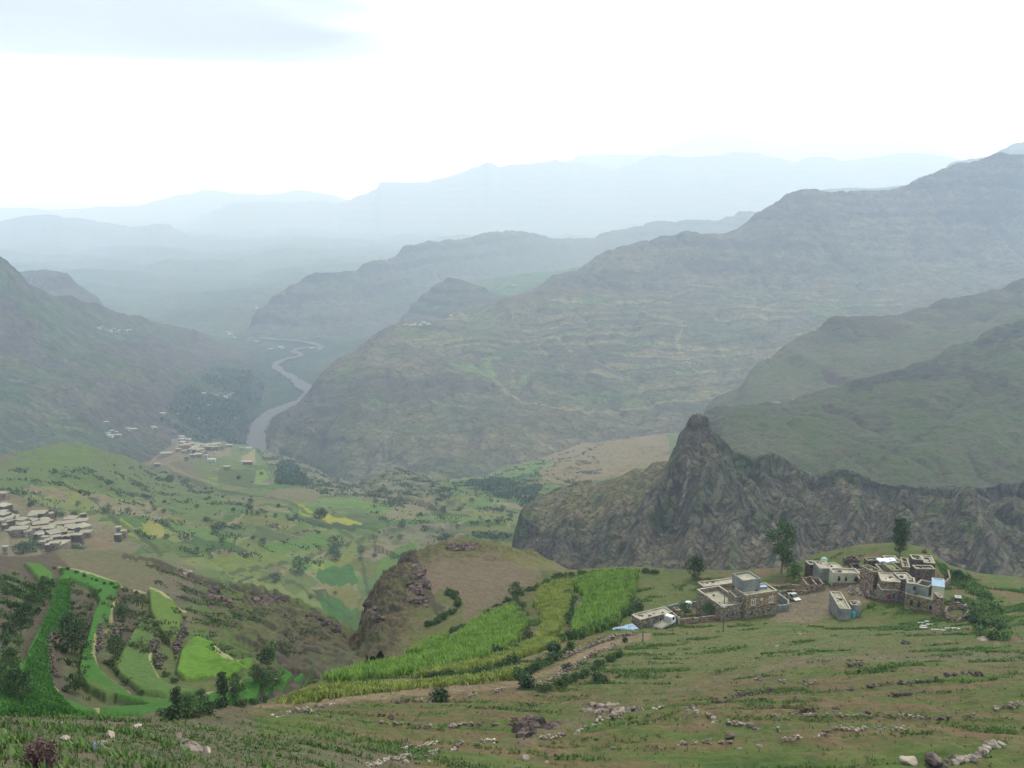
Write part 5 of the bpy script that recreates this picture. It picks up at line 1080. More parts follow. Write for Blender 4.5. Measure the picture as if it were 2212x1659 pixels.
# ---- dry stone walls
def stone_wall(pts, label, L=None, h_=0.55, w_=0.5, name='dry_stone_wall', mat='rock', cat='wall', gap=0.12, size=0.34, seed=3, layers=2):
    L = L or near; rg = np.random.default_rng(seed + int(pts[0][0]))
    P = [at(px, py, L) for px, py in pts]; mb = MB(); S = spline([(p.x, p.y) for p in P], 12); acc = 0.0
    for (x1, y1), (x2, y2) in zip(S[:-1], S[1:]):
        seg = math.hypot(x2 - x1, y2 - y1)
        while acc < seg:
            sk = math.hypot(x1, y1) / 130.0
            t_ = acc / seg; x, y = x1 + (x2 - x1) * t_, y1 + (y2 - y1) * t_
            if rg.random() > gap:
                g0 = ground(x, y, L)
                for ly in range(layers):
                    q = size * sk * rg.uniform(0.55, 1.25); blob(mb, (x + rg.normal() * w_ * 0.4 * sk, y + rg.normal() * w_ * 0.4 * sk, g0 + (0.1 + ly * h_ * 0.6 * rg.uniform(0.5, 1.1)) * sk), q, q * rg.uniform(.6, 1), q * rg.uniform(.45, .8), rg, 1)
            acc += size * sk * 1.15
        acc -= seg
    o = mb.build(name, MAT[mat]); o2 = tag(o, label, cat, 'dry stone terrace walls' if name == 'dry_stone_wall' else None); return o
WALLS = [
 ('low stone wall along the lower edge of the dirt road', [Z2(*q) for q in [(390,1255),(500,1254),(640,1249),(780,1239),(950,1219),(1100,1199),(1250,1170),(1380,1130),(1500,1085),(1600,1025),(1700,965),(1830,915)]], .6, 'rock', .12),
 ('low stone wall on the upper side of the dirt road near the tarpaulin', [Z2(*q) for q in [(1480,1000),(1600,950),(1750,890),(1900,850),(1960,840)]], .6, 'rock', .12),
 ('long wavering line of stones just below the dirt road at the left', [Z2(*q) for q in [(390,1375),(560,1385),(700,1400),(830,1408),(950,1395),(1100,1388),(1220,1370),(1300,1350)]], .5, 'rock', .2),
 ('pale stone line climbing to a boulder at the bottom centre', [Z2(*q) for q in [(310,1650),(450,1610),(560,1590),(700,1580),(850,1545),(1000,1510),(1100,1490)]], .5, 'rockp', .1),
 ('short row of reddish stones above the pale climbing stone line', [Z2(*q) for q in [(540,1548),(650,1530),(760,1516)]], .5, 'rockp', .15),
 ('curving stone line right of the dark outcrop', [Z2(*q) for q in [(1380,1475),(1500,1455),(1620,1420),(1720,1380),(1830,1330),(1930,1300),(2080,1290)]], .5, 'rockp', .12),
 ('short dark stone bank below the start of the road wall', [Z2(*q) for q in [(390,1340),(460,1350),(540,1358)]], .5, 'rockd', .1),
 ('short stone row running into the reddish rock pile', [Z3(*q) for q in [(0,1078),(100,1027),(270,1015)]], .5, 'rock', .12),
 ('stone line falling right from the reddish rock pile', [Z3(*q) for q in [(400,1030),(520,1065),(620,1100),(760,1125),(900,1150)]], .5, 'rockp', .12),
 ('dark stone row on the open slope below the utility pole', [Z3(*q) for q in [(540,985),(640,965),(750,945),(850,925)]], .55, 'rockd', .1),
 ('long level stone line across the right foreground', [Z3(*q) for q in [(850,1070),(1000,1065),(1250,1060),(1500,1065),(1650,1075),(1800,1070),(1940,1055)]], .5, 'rock', .15),
 ('short broken stone row lowest before the frame bottom', [Z3(*q) for q in [(340,1220),(500,1210),(640,1205)]], .45, 'rock', .3),
 ('pinkish stone line joining the two lower terraces', [Z3(*q) for q in [(910,1200),(1000,1170),(1150,1150),(1300,1140),(1430,1130),(1590,1135)]], .5, 'rockp', .1),
 ('short dark stone heap row above the long level line', [Z3(*q) for q in [(1000,1040),(1100,1030),(1210,1020)]], .5, 'rockd', .1),
 ('sagging dark stone wall high on the right slope', [Z3(*q) for q in [(1360,910),(1500,890),(1650,880),(1750,855),(1990,840)]], .5, 'rockd', .25),
 ('short stone row under the sagging dark wall', [Z3(*q) for q in [(1500,960),(1600,940),(1670,930)]], .5, 'rockd', .15),
 ('few dark stones in a row below the slabs', [Z3(*q) for q in [(1270,795),(1330,796),(1390,800)]], .5, 'rockd', .1),
 ('stone row leaving the right frame edge', [Z3(*q) for q in [(2060,1030),(2150,1015),(2212,1000)]], .5, 'rock', .15),
 ('thick bouldery wall at the bottom right corner', [Z3(*q) for q in [(1780,1325),(1900,1290),(2000,1255),(2090,1225)]], .6, 'rockp', .05),
 ('faint stone line on the slope over the long level line', [Z3(*q) for q in [(780,860),(900,880),(1000,890),(1100,885)]], .4, 'rock', .4),
 ('stone terrace edge beside the lowest maize strip', [Z2(*q) for q in [(100,1265),(0,1290),(-160,1320),(-260,1340)]], .45, 'rockp', .25),
]
for k, (lb, P, h_, mt, gp) in enumerate(WALLS):
    big = 'corner' in lb
    stone_wall(P, lb, None, h_, 0.5, mat=mt, gap=gp, seed=k, size=0.75 if big else 0.25 + 0.09 * (P[0][1] > 1480) * 0 + 0.04 * (k % 3), layers=2)
# yard and hamlet walls (built, taller)
def built_wall(pts, label, h_=1.3, mat='stone', w_=0.4, L=None, group=None, name='yard_wall'):
    L = L or near; P = [at(px, py, L) for px, py in pts]; mb = MB(); rg = np.random.default_rng(int(pts[0][0]))
    for a, b_ in zip(P[:-1], P[1:]):
        d = (b_ - a); n = max(1, int(d.length / 0.8)); nn = Vector((-d.y, d.x, 0)).normalized() * w_ / 2
        for k in range(n):
            p, q = a + d * (k / n), a + d * ((k + 0.985) / n); z0 = min(ground(p.x, p.y, L), ground(q.x, q.y, L)) - 0.8; z1 = max(ground(p.x, p.y, L), ground(q.x, q.y, L)) + h_ + rg.uniform(-0.08, 0.08)
            mb.prism([((p - nn).x, (p - nn).y), ((q - nn).x, (q - nn).y), ((q + nn).x, (q + nn).y), ((p + nn).x, (p + nn).y)], z0, z1)
    o = mb.build(name, MAT[mat]); return tag(o, label, 'wall', group)
built_wall([Z4(705, 890), Z4(880, 872), Z4(1020, 855), Z4(1150, 838)], 'brown stone wall closing the yard between the truck and the stone wing', 1.25)
built_wall([Z4(600, 742), Z4(700, 712), Z4(850, 700), Z4(960, 680)], 'pale plastered wall at the back of the walled yard', 1.2, 'grey')
built_wall([Z4(640, 830), Z4(668, 850), Z4(690, 880)], 'short wall with gateway beside the storehouse', 1.3)
built_wall([Z4(1752, 752), Z4(1865, 738), Z4(1872, 700), Z4(1765, 620)], 'cement wall of the small enclosure on the right of the largest house', 1.5, 'grey')
built_wall([Z4(1700, 505), Z4(1850, 500), Z4(2060, 512)], 'upper retaining wall behind the bare yard', 0.8)
built_wall([Z4(1760, 560), Z4(1900, 560), Z4(2060, 565)], 'lower retaining wall behind the parked pickup', 0.8)
built_wall([Z5(870, 800), Z5(960, 818), Z5(1040, 845), Z5(1200, 862)], 'low ruined stone wall in front of the red door house', 0.7, 'dark')
built_wall([Z5(960, 775), Z5(1030, 790)], 'stub of pale wall beside the red door house', 1.3, 'ashlar')
built_wall([Z5(1700, 700), Z5(1760, 640), Z5(1745, 560)], 'crumbling wall climbing behind the blue roofed room', 1.5, 'stone')
built_wall([Z5(1210, 850), Z5(1280, 862)], 'dark gate wall between the red door house and the long yellowish house', 2.6, 'dark')
q0 = [Z5(1720 + 115 + 118 * math.cos(a), 985 + 72 * math.sin(a)) for a in np.linspace(0, 2 * math.pi, 22)]
stone_wall(q0, 'ring shaped stone pen with green grass inside', None, 0.42, 0.16, 'round_pen', 'rock', 'pen', 0.0, 0.19, 5, 4)
p = at(*Z4(700, 893), near); b = MB(); b.box(-0.18, 0.18, -0.18, 0.18, -0.5, 1.9); o = b.build('gate_pillar', MAT['slab']); o.location = p; tag(o, 'white gate pillar beside the truck', 'pillar')
# rubble heap
rg = np.random.default_rng(5); mb = MB()
for q in sample(near, [Z5(650, 700), Z5(780, 675), Z5(945, 690), Z5(930, 770), Z5(840, 790), Z5(700, 780)], 240, seed=4): blob(mb, (q[0], q[1], q[2] + 0.12 + 0.35 * rg.random() ** 2), *(0.28 * rg.uniform(.5, 1.3, 3)), rg, 1)
tag(mb.build('rubble', MAT['rockp']), 'heap of pinkish building stones between the cream house and the cement building', 'rubble', kind='stuff')

# ---- boulders and outcrops
def boulder(p, s_, label, mat='rock', seed=0, name='boulder', cat='boulder', flat=0.75, group=None, L=None):
    rg = np.random.default_rng(seed); q = at(*p, L or near); s_ *= 10.0 * q.length / F; mb = MB(); blob(mb, (0, 0, 0), s_ * 1.1, s_ * rg.uniform(.65, .95), s_ * flat, rg, 3, 0.6); o = mb.build(name, MAT[mat]); o.location = q + Vector((0, 0, s_ * flat * 0.35))
    return tag(o, label, cat, group)
for k, (p, s_, lb, mt, fl) in enumerate([
 (Z2(1095,1495), 0.65, 'brown boulder at the upper end of the pale climbing stone line', 'rock', .8), (Z2(1280,1605), 0.95, 'rounded pinkish boulder at the bottom centre', 'rockp', .8), (Z2(555,1630), .75, 'pointed boulder under the pale climbing stone line', 'rockp', .85),
 (Z2(180,1625), .5, 'small purplish boulder near the bottom left of centre', 'rock', .8), (Z2(695,1622), .32, 'small yellowish stone left of the rounded pinkish boulder', 'rockp', .6), (Z2(1410,1622), .45, 'grey stone right of the rounded pinkish boulder', 'rock', .6),
 (Z2(1745,1528), .4, 'small stone uphill of the two bright bushes', 'rockp', .6), (Z2(1812,1542), .6, 'light brown boulder beside the small uphill stone', 'rockp', .7), (Z2(1550,1600), .5, 'greyish boulder beside the bright green bush', 'rock', .7),
 (Z2(1495,1455), .85, 'flat dark red boulder on the curving stone line', 'rockd', .45), (Z3(625,1180), 1, 'dark red boulder alone above the lowest broken row', 'rockd', .7), (Z3(978,972), .55, 'pale standing stone alone on the brown slope', 'rockp', 1.2),
 (Z3(845,920), .6, 'dark round stone at the end of the dark stone row', 'rockd', .8), (Z3(1272,920), .8, 'dark mound of stone on the right slope', 'rockd', .7), (Z3(1370,1052), .7, 'dark boulder touching the long level stone line', 'rockd', .6),
 (Z3(790,1225), .6, 'brown stone right of the lowest broken row', 'rock', .6), (Z3(680,1235), .5, 'pair of pale flat stones at the frame bottom', 'rockp', .4), (Z3(1590,1310), 1.7, 'broad pale boulder left of the thick bouldery wall', 'rockp', .6),
 (Z3(1735,1325), 2.1, 'biggest dark purple boulder at the bottom right', 'rockd', .8), (Z3(1840,1298), 1.1, 'reddish boulder on top of the thick wall', 'rock', .8), (Z3(1930,1300), 1, 'orange brown boulder in the thick wall', 'rockp', .9),
 (Z3(430,1022), .75, 'dark boulder right of the reddish rock pile', 'rockd', .6), (Z3(1570,672), .9, 'dark bushy boulder below the slabs', 'rockd', .6), (Z3(1985,652), 1.3, 'pale flat rock at the head of the right bush strip', 'rockp', .4),
 (ZB(965,525), 1.2, 'dark edged boulder at the lower left of the grass', 'rock', .8), (ZB(890,590), 1.1, 'pinkish boulder below the dark edged one', 'rockp', .7), (ZB(1190,438), 1, 'flat tilted pinkish slab near the shrubs', 'rockp', .35),
 (ZB(570,545), 1.1, 'flat pink boulder sunk in the left grass', 'rockp', .5), (ZB(1690,640), 1.8, 'sharp edged reddish slab lower left', 'rock', .7), (ZB(1815,665), 1.2, 'smooth pink boulder right of the sharp edged slab', 'rockp', .8),
 (ZB(1620,562), 0.8, 'pale stone above the sharp edged slab', 'rockp', .5), (ZB(1550,520), 1.1, 'crumbled reddish stone up from the pale one', 'rock', .6), (ZB(545,405), 0.6, 'small dark red stone on the left skyline of the slope', 'rock', .6),
 (Z5(1490,305), 0.6, 'dark boulder at the cliff edge right of the tall dark tree', 'rockd', .8), (Z3(1000,622), .6, 'pinkish stone in the grass below the yard', 'rockp', .4), (Z3(880,685), .5, 'flat stone on the green slope under the yard', 'rockp', .4)]):
    boulder(p, s_, lb, mt, k, flat=fl)
def outcrop(pts, n, s_, label, mat, seed, L=None, name='rock_outcrop', zs=1.0):
    rg = np.random.default_rng(seed); mb = MB()
    for q in sample(L or near, pts, n, seed=seed): a = s_ * 10 * np.linalg.norm(q) / F * rg.uniform(.5, 1.2); blob(mb, (q[0], q[1], q[2] - a * 0.1), a * 1.15, a * rg.uniform(.7, 1.1), a * rg.uniform(.5, .95) * zs, rg, 3, 0.7)
    return tag(mb.build(name, MAT[mat]), label, 'outcrop')
outcrop([Z2(1210,1490),(Z2(1260,1400)),Z2(1370,1372),Z2(1370,1410),Z2(1300,1470)], 70, 1.4, 'dark jagged outcrop leaning over the lower slope', 'rockd', 1, zs=1.5)
outcrop([Z2(1380,1440),Z2(1400,1390),Z2(1480,1400),Z2(1470,1430)], 44, 1.0, 'smaller outcrop half hidden by grass right of the dark jagged one', 'rockd', 2)
outcrop([Z2(1630,1330),Z2(1660,1275),Z2(1860,1275),Z2(1890,1320),Z2(1800,1345)], 110, 1.0, 'reddish brown rock pile at the meeting of the stone lines', 'rock', 3)
outcrop([Z2(560,640),Z2(590,440),Z2(640,430),Z2(680,540),Z2(660,600),Z2(740,690),Z2(690,700)], 36, 1.3, 'dark rock spine running down the knoll cliff', 'rockd', 4, knoll)
outcrop([Z2(305,660),Z2(340,655),Z2(390,740),Z2(400,800),Z2(360,760)], 14, 1.0, 'small dark rock rib at the left foot of the knoll', 'rockd', 5, knoll)
outcrop([Z2(790,330),Z2(900,290),Z2(1000,300),Z2(1000,325),Z2(880,330)], 20, 1.0, 'low crags capping the knoll', 'rockd', 6, knoll)
outcrop([Z1(1250,620),Z1(1300,580),Z1(1400,640),Z1(1390,680),Z1(1290,650)], 22, 1.2, 'black crag in the middle of the spur slope', 'rockd', 7, spur)
outcrop([Z1(1490,650),Z1(1600,615),Z1(1750,625),Z1(1740,645),Z1(1560,665)], 44, 1.1, 'long low dark ledge on the spur slope', 'rockd', 8, spur)
outcrop([Z1(1850,740),Z1(1930,730),Z1(2060,800),Z1(2080,840),Z1(1950,790)], 22, 1.1, 'dark ledge at the lower end of the spur', 'rockd', 9, spur)
outcrop([Z1(810,345),Z1(900,345),Z1(1000,370),Z1(1000,390),Z1(880,370)], 18, 1.0, 'dark crags along the top edge of the spur', 'rockd', 10, spur)
outcrop([Z1(1010,400),Z1(1070,395),Z1(1170,490),Z1(1120,480)], 18, 1.2, 'brown crags where the spur top begins to fall', 'rock', 12, spur)
for k, P in enumerate([[Z1(610,810),Z1(600,880),Z1(598,960)], [Z1(720,820),Z1(700,900),Z1(690,950)], [Z1(960,900),Z1(940,960),Z1(980,1060)], [Z1(1130,830),Z1(1090,900),Z1(1070,960)], [Z1(330,850),Z1(305,930),Z1(300,1010),Z1(330,1100)]]):
    stone_wall(P, ['short grey stone riser between the middle crop strips', 'second grey stone riser right of the middle strip', 'stone riser under the olive crop patch', 'reddish stone riser above the brightest crop patch', 'long curved stone bank along the outer crop strip', 'upper stone bank of the second crop strip', 'stone bank inside the second crop strip', 'stone patch at the head of the outer strip'][k], spur, .6, .8, mat='dark', gap=.1, seed=50 + k, size=.28, layers=3)

# ---- trees and shrubs
rg = np.random.default_rng(3)
def place(tpl, p, label, cat, h_=1.0, group=None, first=[True], rz=None, wide=1.0):
    o = copy_tree(tpl); o.location = p; o.scale = (h_ * wide, h_ * wide, h_); o.rotation_euler = (0, 0, rng_rot.random() * 6.28 if rz is None else rz); return tag(o, label, cat, group)
rng_rot = np.random.default_rng(9)
T_tall = make_tree('tall_tree', 1.0 * 14, 8.0, 'open', 2600, 0.30, rg, MAT['leafm'], 0.28)
T_col = make_tree('columnar_tree', 9.0, 4.2, 'column', 2000, 0.24, rg, MAT['leafd'], 0.14)
T_round = make_tree('round_tree', 6.0, 6.0, 'round', 1900, 0.22, rg, MAT['leafd'], 0.3)
T_round2 = make_tree('round_tree', 5.0, 4.6, 'round', 1300, 0.20, rg, MAT['leafm'], 0.35)
T_far = make_tree('valley_tree', 7.0, 8.0, 'round', 380, 0.55, rg, MAT['leafd'], 0.2, 0.03)
T_far2 = make_tree('valley_tree', 6.0, 6.5, 'round', 300, 0.5, rg, MAT['leafm'], 0.15, 0.03)
SH = [make_shrub('shrub', 2.0, 1.5, 420, 0.16, rg, None) for _ in range(4)]
SHM = []
for k, (mb, mt) in enumerate(zip(SH * 3, ['leafm'] * 4 + ['leafd'] * 4 + ['leafo'] * 4)):
    o = mb.build('shrub', MAT[mt]); SHM.append(o)
def shrub(p, s_, label, kind_=0, L=None, group=None, wide=1.0, name='shrub'):
    q = at(*p, L or near); o = SHM[kind_ * 4 + rng_rot.integers(4)].copy(); C.objects.link(o); o.name = name; o.location = q; o.scale = (s_ * wide, s_ * wide, s_); o.rotation_euler = (0, 0, rng_rot.random() * 6.28)
    return tag(o, label, 'shrub', group)
def tree(tpl, p, s_, label, L=None, group=None, wide=1.0): return place(tpl, at(*p, L or near), label, 'tree', s_, group, wide=wide)
tree(T_tall, Z3(905, 290), 1.0, 'tall open crowned tree left of the hamlet against the cliffs', wide=1.0)
tree(T_col, Z3(1545, 205), 1.1, 'tall dark tree rising behind the hamlet roofs')
tree(T_round, Z3(440, 325), .95, 'round crowned tree at the cliff edge behind the long annex')
tree(T_round2, Z3(975, 340), .95, 'leafy bright tree beside the twin pens')
tree(T_round2, Z2(1218, 625), .85, 'small round tree alone at the corner of the maize fields')
for X, Y, s_, lb in [(385,505,.75,'dark shrub behind the white tank in the walled yard'),(520,520,.85,'broad dark shrub against the stone wing')]: tree(T_round2, Z3(X, Y + 15), s_ * .8, lb, wide=1.3)
for t_, X, Y, s_, lb in [
 (T_round, 460, 960, .85, 'largest dark round tree between the crop strips'), (T_round, 412, 850, .55, 'smaller dark tree just uphill of the largest one'), (T_round, 130, 850, .7, 'wide dark tree on the left bank of the outer strip'), (T_round2, 200, 710, .8, 'dark tree higher up at the left of the outer strip'),
 (T_round2, 65, 1080, .7, 'dark tree at the left frame edge above the near round one'), (T_round, 115, 1255, .62, 'round tree with a visible trunk at the near end of the outer strip'), (T_round2, 10, 1200, .65, 'half cut off tree on the left frame edge'),
 (T_round2, 745, 760, .7, 'green tree on the bank of the second strip'), (T_round2, 722, 985, .75, 'dark tree between the second strip and the middle patch'), (T_round2, 480, 1205, .5, 'low wide tree under the largest dark tree'),
 (T_col, 1360, 1250, .52, 'bushy tree left in the group at the foot of the brightest patch'), (T_round2, 1440, 1250, .62, 'smaller tree right of the bushy one'), (T_round2, 1435, 1150, .4, 'little tree above the bushy group'), (T_round, 1630, 1050, .62, 'dark tree at the tip of the brightest patch'),
 (T_round2, 1560, 1125, .5, 'thin tree left of the tip trees'), (T_round2, 1615, 1195, .66, 'tree in the middle of the tip group'), (T_round2, 1665, 1185, .66, 'rightmost tree of the tip group'), (T_col, 1080, 1322, .42, 'narrow dark tree standing on the path edge'),
 (T_round2, 1150, 1315, .5, 'dark bushy tree right of the narrow one'), (T_round2, 1228, 1290, .52, 'wide bush tree nearer the bushy group')]: tree(t_, Z1(X, Y), s_ * .85, lb, spur)
for X, Y, s_, lb, L_ in [(1430,955,1.7,'large dark bush left of the dirt road below the maize',near),(1270,1175,1.3,'conical bush on the road wall',near),(780,1240,1.2,'dark bush at the left part of the road wall',near),(1535,1060,.8,'small bush on the upper road wall',near),
    (1115,970,1.3,'low wide bush under the long maize strip',near),(1215,945,1.0,'round bush between the maize strips',near),(1190,1025,1.2,'bush at the end of the narrow yellow strip',near),(1720,1128,1.0,'dark bush below the upper road bend',near),(1890,890,.7,'little bush beside the storehouse road',near)]:
    shrub(Z2(X, Y), s_, lb, 1, L_, wide=1.2)
# hedges: shrubs in rows along field edges
HED = [
 ('hedge shrub between the two maize fields left of the hamlet', [Z2(1500,590),Z2(1560,620),Z2(1570,700),Z2(1530,780)], 14, 1.2, near, 0), ('hedge shrub between the maize and the pasture', [Z2(1925,480),Z2(1910,560),Z2(1900,640),Z2(1960,690)], 16, 1.2, near, 2),
 ('hedge shrub on the left side of the yellow green maize', [Z2(1210,640),Z2(1250,700),Z2(1255,780),Z2(1290,860),Z2(1220,930)], 16, 1.15, near, 2), ('shrub along the footpath over the long maize strip', [Z2(640,860),Z2(860,800),Z2(960,740),Z2(1060,690),Z2(1200,640)], 26, .8, near, 0),
 ('shrub on the rim above the maize fields', [Z2(1230,610),Z2(1340,560),Z2(1440,510),Z2(1540,480),Z2(1700,455),Z2(1850,455),Z2(2080,460)], 34, 1.0, near, 0), ('shrub in the damp strip above the dirt road', [Z2(1500,880),Z2(1620,850),Z2(1760,800),Z2(1900,720),Z2(1960,690)], 30, 1.25, near, 0),
 ('shrub in the damp strip left of the dirt road', [Z2(1240,1100),Z2(1340,1060),Z2(1450,1000),Z2(1560,940)], 18, 1.0, near, 0), ('small shrub under the narrow yellow maize strip', [Z2(620,1105),Z2(800,1100),Z2(950,1090),Z2(1080,1060),Z2(1180,1020)], 20, .7, near, 0),
 ('shrub below the lower road wall', [Z2(1400,1190),Z2(1600,1110),Z2(1800,1000),Z2(1850,960)], 18, .8, near, 0), ('shrub in the curve of the knoll meadow', [Z2(810,600),Z2(860,640),Z2(850,690),Z2(760,760),Z2(680,800)], 16, 1.1, knoll, 0),
 ('shrub along the outer crop strip', [Z1(430,560),Z1(440,700),Z1(420,800),Z1(400,980),Z1(430,1080),Z1(420,1180)], 8, .6, spur, 1), ('shrub along the second crop strip', [Z1(750,640),Z1(740,760),Z1(700,880),Z1(660,1000),Z1(720,1100),Z1(860,1220)], 10, .6, spur, 0),
 ('shrub on the riser beside the olive patch', [Z1(900,640),Z1(930,780),Z1(950,840),Z1(940,980),Z1(1000,1080),Z1(1060,1130)], 10, .6, spur, 0), ('shrub along the ridge edge over the crop strips', [Z1(330,440),Z1(480,480),Z1(620,520),Z1(740,570),Z1(860,600)], 14, .5, spur, 0),
 ('shrub on the steep left bank', [Z1(30,600),Z1(100,560),Z1(60,700),Z1(30,900),Z1(100,1000),Z1(40,1120)], 9, .7, spur, 1), ('shrub at the foot of the terraces', [Z1(1010,1340),Z1(1150,1340),Z1(1300,1300),Z1(1450,1270),Z1(1600,1240)], 10, .6, near, 1),
]
for lb, P, n, s_, L_, kd in HED:
    S = spline(P, 20); step = (len(S) - 1) / max(n - 1, 1)
    for k in range(n):
        q = S[int(k * step)]; shrub((q[0] + rng_rot.normal() * 2.5, q[1] + rng_rot.normal() * 2.5), (sz := s_ * rng_rot.uniform(.6, 1.15)), ('small ' if sz < .8 * s_ else 'big ' if sz > s_ else '') + lb.replace('small ', '') + (', at its first stretch' if k < n / 3 and False else [', towards its left end', ', about its middle', ', towards its right end'][[0, 1, 2][min(2, 3 * k // n)] if P[-1][0] > P[0][0] + 20 else [2, 1, 0][min(2, 3 * k // n)]] if abs(P[-1][0] - P[0][0]) > 20 else [', towards its top', ', about its middle', ', towards its bottom'][min(2, 3 * k // n)]), kd, L_, lb.replace('shrub', 'shrubs', 1))
for k, q in enumerate(sample(near, [Z3(1760,250),Z3(1830,250),Z3(2000,400),Z3(2130,570),Z3(2100,660),Z3(1980,640),Z3(1900,520),Z3(1880,430),Z3(1800,330)], 30, seed=12)):
    px, py = project(*q); s_ = rng_rot.uniform(.55, 1.35)
    pos_ = 'upper part' if py < Z3(0, 380)[1] else 'middle part' if py < Z3(0, 530)[1] else 'lower part'
    shrub((float(px), float(py)), s_, f"{'big' if s_ > 1 else 'small'} {'dark' if k % 2 else 'mid green'} bush in the {pos_} of the bush strip right of the hamlet", k % 2, near, f'bushes in the {pos_} of the strip right of the hamlet')
# valley trees
VT = [(Z8,x,y,s_) for x,y,s_ in [(612,865,70),(725,1070,110),(710,1135,70),(470,1220,90),(330,1275,70),(1140,920,50),(1290,950,50),(970,770,35),(640,705,40),(455,870,30),(345,795,25),(210,846,22),(155,815,35),(165,772,35),(50,820,25),(760,700,30),(840,720,30),(880,1090,55),(960,1120,30),(1130,995,40),(1420,1010,60),(875,1135,30),(85,612,20),(175,638,15),(600,970,22),(325,860,25),(235,585,25),(715,1360,25),(550,1392,30),(180,1000,25),(240,1035,45),(1500,930,30),(1590,760,35),(1700,720,30),(1860,660,40),(1930,600,30),(1960,690,35),(1790,800,30),(1840,860,35),(1480,640,20),(1360,780,20),(1700,930,30)]] \
   + [(Z6,x,y,s_) for x,y,s_ in [(2065,720,70),(1438,780,45),(1395,820,60),(1075,775,30),(1080,850,35),(1000,672,35),(825,684,35),(695,680,55),(1060,680,30),(920,648,20),(1270,655,30),(1505,672,25),(1435,880,40),(1635,860,30),(1330,740,30),(1910,720,35),(1800,647,22),(1610,668,35),(1620,620,30),(1665,698,20),(1370,552,20),(1370,532,20),(1330,535,22),(655,526,15),(400,465,15),(975,460,15),(740,385,15),(505,635,30),(200,650,35),(90,702,30),(2085,560,30),(1230,540,20),(1100,485,50),(1195,500,45),(1275,935,30),(1210,940,25),(1350,600,25),(1570,598,18),(1625,586,18),(1720,720,20),(1780,712,25),(2055,825,25),(1540,470,25),(1630,490,18),(1205,350,30),(1440,280,28),(1420,270,20),(1160,470,22),(1850,480,60),(1900,500,50),(1950,490,50),(1820,400,40),(1800,470,45),(1870,430,45)]] \
   + [(ZV,x,y,s_) for x,y,s_ in [(330,1150,190),(500,1120,170),(520,1010,110),(420,1080,130),(850,600,110),(950,590,90),(1130,590,90),(1090,1100,110),(1180,1110,110),(1260,1120,90),(480,410,80),(250,560,70)]]
rr2 = np.random.default_rng(21)
KV = {Z8: 2.9105, Z6: 2.9105, ZV: 6.9125}
def ord_label(y, s_):
    return 'in the middle of the green valley fields' if y < 0 else ''
for k, (zf, x, y, s_) in enumerate(VT):
    p = zf(x, y); q = at(*p, valley); D = q.length; wpx = s_ / KV[zf] / 1.0271; wm = wpx * D / F
    t_ = T_far if k % 2 == 0 else T_far2; base_w = 8.0 if k % 2 == 0 else 6.5
    o = copy_tree(t_); o.location = q; sc_ = wm / base_w * 1.05; o.scale = (sc_ * 1.2, sc_ * 1.2, sc_ * 0.8); o.rotation_euler = (0, 0, rr2.random() * 6)
    where = 'by the lower left village' if zf is ZV else ('on the green rise above the lower left village' if p[0] < 260 else 'on the left valley slopes' if p[0] < 420 else 'among the central valley fields' if p[0] < 800 else 'in the gullies right of the central fields')
    up_ = 'far' if p[1] < 1080 else 'middle' if p[1] < 1150 else 'near'; lr_ = 'left' if (p[0] % 400) < 133 else 'centre' if (p[0] % 400) < 266 else 'right'
    where = where + f', {up_} edge, {lr_}' if zf is not ZV else where + (', left clump' if k % 3 == 0 else ', right clump' if k % 3 == 1 else ', lone')
    size_ = 'large' if wm > 11 else 'medium' if wm > 6.5 else 'small'
    tag(o, f'{size_} dark tree {where}', 'tree', f'{size_} trees {where}')
# ---- stuff: maize, weeds, grass, thickets
def tufts(name, L, P, n, blades, hgt, wid, mat, label, cat, dens=None, seed=1, lean=0.5, lift=0.0):
    pts = sample(L, P, n, dens, seed); n = len(pts)
    if not n: return
    rg = np.random.default_rng(seed); N_ = n * blades
    base_ = np.repeat(pts, blades, 0); a = rg.random(N_) * 6.283; hh_ = hgt * rg.uniform(.5, 1.15, N_); ww = wid * rg.uniform(.6, 1.3, N_)
    base_[:, 0] += rg.normal(size=N_) * wid * 0.9; base_[:, 1] += rg.normal(size=N_) * wid * 0.9; base_[:, 2] += lift * rg.random(N_) * hgt - 0.03
    dx, dy = np.cos(a), np.sin(a); lx, ly = -dy, dx; ln = lean * hh_ * rg.uniform(.1, 1, N_)
    V = np.zeros((N_, 4, 3)); side = np.stack([dx * ww / 2, dy * ww / 2, np.zeros(N_)], 1); tip = np.stack([lx * ln, ly * ln, hh_], 1)
    V[:, 0] = base_ - side * .6; V[:, 1] = base_ + side * .6; V[:, 2] = base_ + tip * .6 + side; V[:, 3] = base_ + tip - side * .3
    me = bpy.data.meshes.new(name); me.vertices.add(N_ * 4); me.vertices.foreach_set('co', V.reshape(-1).astype(np.float32))
    me.loops.add(N_ * 4); me.loops.foreach_set('vertex_index', np.arange(N_ * 4, dtype=np.int32)); me.polygons.add(N_); me.polygons.foreach_set('loop_start', np.arange(0, N_ * 4, 4, dtype=np.int32)); me.update(calc_edges=True)
    me.materials.append(MAT[mat]); o = bpy.data.objects.new(name, me); C.objects.link(o); return tag(o, label, cat, kind='stuff')
for k, (nm, P, cc, hh_) in enumerate(CORN):
    tufts('maize_crop', near, P, 5200 if k < 3 else 3000, 5, hh_ * 0.85, 0.30, 'corny' if k in (1, 4, 6) else 'corn', nm, 'maize field', seed=30 + k, lean=.6)
GP = [(-60, 1240), (2300, 1240), (2300, 1680), (-60, 1680)]
